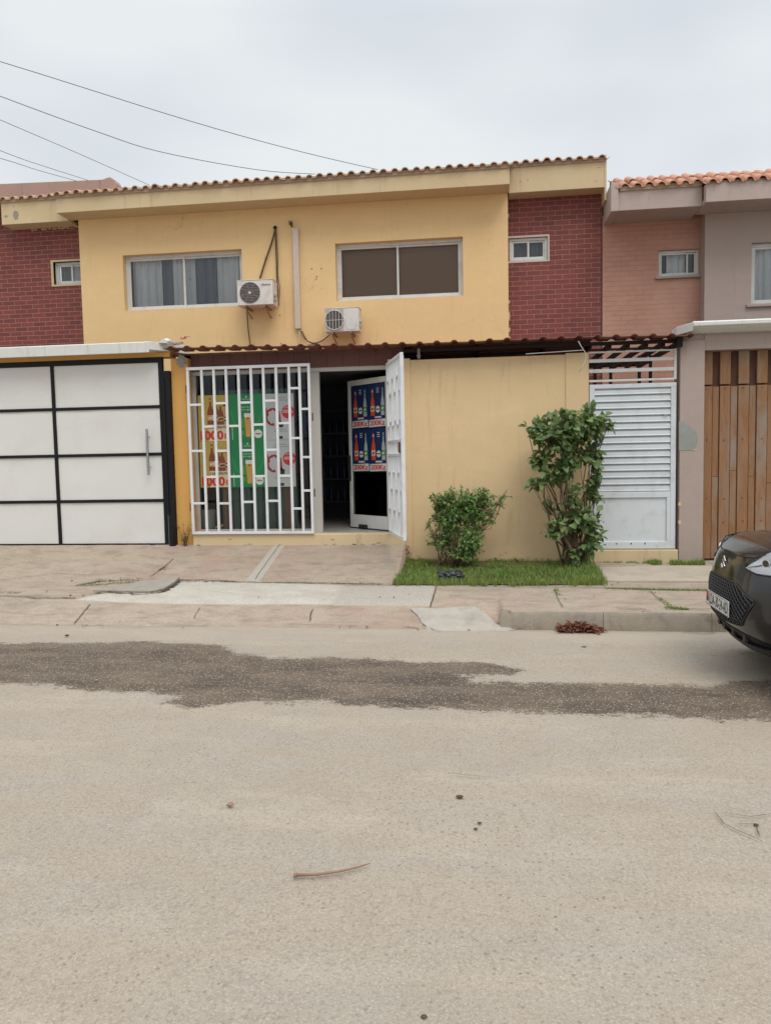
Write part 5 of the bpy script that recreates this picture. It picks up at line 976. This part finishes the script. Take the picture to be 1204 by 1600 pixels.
# underside
b = MB(); b.box(XN+.25, XN+3.8, YC-.78, YC+.78, .2, .26); b.build('underbody', 'car_dark', CAR)
def patch(b, y0, y1, zlo, zhi, off, n=24, m=8, th=.01):
    t0, t1 = thy(y0), thy(y1); P = []
    ysn = np.linspace(y0, y1, n)
    for yv in ysn:
        for j in range(m+1): P.append(PF(thy(yv), zlo(yv)+(zhi(yv)-zlo(yv))*j/m, off)[0])
    b.grid(P, n, m+1)
gl = lambda y: lerp(abs(y), (0, .36, .46), (.395, .42, .60)); gh = lambda y: lerp(abs(y), (0, .28, .46), (.705, .70, .605))
b = MB(); patch(b, -.46, .46, gl, gh, .003, 40, 10); gr_ = b.build('grille', 'car_dark', CAR, smooth=True)
b = MB()
def onface(y, z, off): return PF(thy(y), z, off)[0]
for sg in (-1, 1):
    for k_ in range(-26, 27):
        seg_ = []
        for q in np.linspace(0, 1, 24):
            z = .39+.33*q; y = k_*.043+sg*(z-.55)*1.05
            if abs(y) < .458 and gl(y)+.003 < z < gh(y)-.003: seg_.append(onface(y, z, .008))
            else:
                if len(seg_) > 1: b.tube(seg_, .0042, 4)
                seg_ = []
        if len(seg_) > 1: b.tube(seg_, .0042, 4)
b.build('grille_mesh', 'car_plastic', gr_)
b = MB(); loop = [onface(y, gh(y), .004) for y in np.linspace(-.46, .46, 40)]+[onface(y, gl(y), .004) for y in np.linspace(.46, -.46, 40)]; b.tube(loop, .005, 6); b.build('grille_frame', 'car_plastic', gr_, smooth=True)
b = MB(); patch(b, -.55, .55, lambda y: .285+.02*abs(y), lambda y: .375-.06*(abs(y)/.55)**3, .004, 40, 4); b.build('lower_intake', 'car_dark', CAR, smooth=True)
b = MB(); patch(b, -.62, .62, lambda y: .235, lambda y: .288, .035, 40, 4); P = []
for yv in np.linspace(-.62, .62, 40):
    P += [onface(yv, .288, .035), onface(yv, .288, -.02)]
b.grid(P, 40, 2); b.build('chin_spoiler', 'car_plastic', CAR, smooth=40)
b = MB()
for yv in (-.3, -.1, .1, .3): p = onface(yv, .33, .008); b.obox(p, (.01, 0, 0), (0, .02, 0), (0, 0, .03))
each(b, 'intake_fin', 'car_plastic', CAR)
# number plate
PO = np.array([XN+.0-.016, YC+.26, .457]); PU = np.array([0, -1., 0]); b = MB(); b.prism([(0, 0), (.52, 0), (.52, .112), (0, .112)], PO, PU, Z_, (.008, 0, 0)); pl = b.build('number_plate', 'plate_white', CAR, bevel=.003)
b = MB()
for (a0, a1, c0, c1) in ((.004, .516, .003, .007), (.004, .516, .105, .109), (.004, .008, .007, .105), (.512, .516, .007, .105)): b.prism([(a0, c0), (a1, c0), (a1, c1), (a0, c1)], PO, PU, Z_, (-.001, 0, 0))
b.build('plate_border', 'p_black', pl); b = MB(); b.text('LDA-30-24-AD', PO+PU*.075+np.array([0, 0, .018]), PU, Z_, (-.0015, 0, 0), .43, .08, .006); b.build('plate_lettering', 'p_black', pl)
b = MB(); b.m = 0; b.prism([(.014, .06), (.058, .06), (.058, .098), (.014, .098)], PO, PU, Z_, (-.0012, 0, 0)); b.m = 1; b.prism([(.014, .03), (.058, .03), (.058, .06), (.014, .06)], PO, PU, Z_, (-.0012, 0, 0)); b.build('plate_flag', ['p_red', 'p_black'], pl)
# emblem
EO = onface(0, .80, .006); E_ = [(-.5, .12), (.0, .5), (.5, .16), (.22, -.02), (.02, .12), (-.06, .07), (.5, -.3)]; b = MB(); es = .085
Sg = [[(-.48, .16), (-.02, .50), (.10, .40), (-.12, .22), (.36, -.12), (.48, -.22), (.14, .0), (-.30, .28)], [(-.5, .10), (-.10, -.20), (.02, -.12), (-.10, -.02), (-.28, .10), (.0, .32), (.46, -.02), (.5, .06), (.02, .42), (-.46, .06)]]
s_poly = [(.42, .26), (.0, .56), (-.5, .19), (-.5, .06), (.06, -.10), (-.08, -.20), (-.5, .02), (-.5, -.22), (-.02, -.56), (.5, -.19), (.5, -.06), (-.06, .10), (.08, .20)]
sp_ = [(.44, .20), (.02, .50), (-.44, .17), (.44, -.17), (-.02, -.50), (-.44, -.20)]
for p0, p1 in zip(sp_[:-1], sp_[1:]):
    a0, a1 = np.array(p0)*es, np.array(p1)*es; d_ = (a1-a0)/np.linalg.norm(a1-a0); n_ = np.array([-d_[1], d_[0]])*.0065; a0 = a0-d_*.004; a1 = a1+d_*.004
    b.prism([tuple(a0-n_), tuple(a1-n_), tuple(a1+n_), tuple(a0+n_)], EO+np.array([-.006, 0, 0]), PU, (.12, 0, 1.), (.006, 0, 0)); b.build('badge', 'chrome', CAR)
# headlights (own lens, reflector, lamp)
for sg in (-1, 1):
    TL0, TL1 = thy(.355), math.radians(84); n = 30
    lo = lambda u: lerp(u, (0, .1, .4, 1), (.808, .785, .785, .85)); hi = lambda u: lerp(u, (0, .05, .16, .4, 1), (.820, .862, .938, .955, .96))
    def hp_(u, v, off): t = TL0+(TL1-TL0)*u; return PF(sg*t, lo(u)+(hi(u)-lo(u))*v, off)[0]
    b = MB(); b.grid([hp_(u, v, .003) for u in np.linspace(0, 1, n) for v in np.linspace(0, 1, 8)], n, 8, flip=(sg < 0)); hl = b.build('headlight', 'lamp_white', CAR, smooth=True)
    b = MB(); b.tube([hp_(u, 0, .004) for u in np.linspace(0, 1, n)], .006, 6).tube([hp_(u, 1, .004) for u in np.linspace(0, 1, n)], .005, 6); b.build('headlight_rim', 'car_dark', hl, smooth=True)
    b = MB(); c = hp_(.16, .5, .010); t = TL0+(TL1-TL0)*.16; nn = PF(sg*t, .85, .1)[0]-PF(sg*t, .85, 0)[0]; nn /= np.linalg.norm(nn); uu = np.cross(nn, Z_)
    b.disc(c, .030, uu, Z_, nn*.006, 20); b.build('lamp_ring', 'chrome', hl); b = MB(); b.disc(c+nn*.006, .022, uu, Z_, nn*.004, 20); b.build('lamp', 'glass_dark', hl)
    b = MB(); b.grid([hp_(u, v, .009) for v in np.linspace(0, 1, 8) for u in (.30+.03*math.sin(v*5), .38+.03*math.sin(v*5))], 8, 2); b.grid([hp_(u, v, .008) for u in np.linspace(.02, .3, 10) for v in (.44, .50)], 10, 2); b.build('bezel', 'car_plastic', hl)
    b = MB(); b.grid([hp_(u, v, .009) for u in np.linspace(0, 1, n) for v in np.linspace(0, 1, 8)], n, 8, flip=(sg < 0)); b.build('lens', 'lamp_glass', hl, smooth=True)
    b = MB(); patch(b, sg*.60, sg*.80, lambda y: .42, lambda y: .60, .003, 14, 6); b.build('fog_light_recess', 'car_dark', CAR, smooth=True)
# cabin
def cabring(s0, s1, hw, z, n=48, e=2/5.):
    R_ = []
    for i in range(n):
        a = 2*PI*i/n; c, s_ = math.cos(a), math.sin(a); R_.append((XN+(s0+s1)/2+(s1-s0)/2*math.copysign(abs(c)**e, c), YC+hw*math.copysign(abs(s_)**e, s_), z))
    return R_
b = MB(); b.grid(cabring(1.08, 3.78, .80, 1.0)+cabring(1.45, 3.5, .72, 1.22)+cabring(1.82, 3.25, .62, 1.43), 3, 48, close=True); b.build('window_glass', 'glass_dark', CAR, smooth=True)
b = MB(); b.grid(cabring(1.80, 3.27, .625, 1.425)+cabring(1.88, 3.2, .60, 1.47)+cabring(2.05, 3.0, .45, 1.505)+cabring(2.3, 2.7, .2, 1.515)+cabring(2.49, 2.5, .01, 1.516), 5, 48, close=True); b.build('car_roof', 'car_paint', CAR, smooth=True)
b = MB()
for sg in (-1, 1):
    for (sa, sb_) in ((1.12, 1.86), (2.45, 2.47), (3.70, 3.2)): b.tube([(XN+sa, YC+sg*.79, 1.0), (XN+(sa+sb_)/2, YC+sg*.72, 1.22), (XN+sb_, YC+sg*.60, 1.44)], .028, 8)
each(b, 'roof_pillar', 'car_paint', CAR, smooth=True)
for sg in (-1, 1):
    b = MB(); b.obox((XN+1.45, YC+sg*.93, 1.02), (.05, 0, 0), (0, .09, 0), (0, 0, .055)); b.build('wing_mirror', 'car_paint', CAR, bevel=.03, seg=3)
    for wx, wz in wc:
        b = MB(); yi, yo = YC+sg*.60, YC+sg*.795; P = []
        for (yy, r_) in ((yi, .22), (yi, .29), (yi+sg*.02, .30), (yo-sg*.02, .30), (yo, .29), (yo, .20)): P += [(wx+r_*math.cos(2*PI*i/36), yy, wz+r_*math.sin(2*PI*i/36)) for i in range(36)]
        b.grid(P, 6, 36, close=True); wh = b.build('wheel', 'tyre', CAR, smooth=40)
        b = MB(); b.disc((wx, yo-sg*.04, wz), .20, X_, Z_, (0, sg*.005, 0))
        for i in range(5): a = 2*PI*i/5; b.obox((wx+.1*math.cos(a), yo-sg*.02, wz+.1*math.sin(a)), (.09*math.cos(a), 0, .09*math.sin(a)), (0, .012, 0), (-.022*math.sin(a), 0, .022*math.cos(a)))
        b.build('rim', 'ac_grey', wh, bevel=.004); b = MB(); b.tube([(wx, YC+sg*.45, wz), (wx, YC+sg*.64, wz)], .345, 30); b.build('wheel_arch', 'car_dark', CAR)
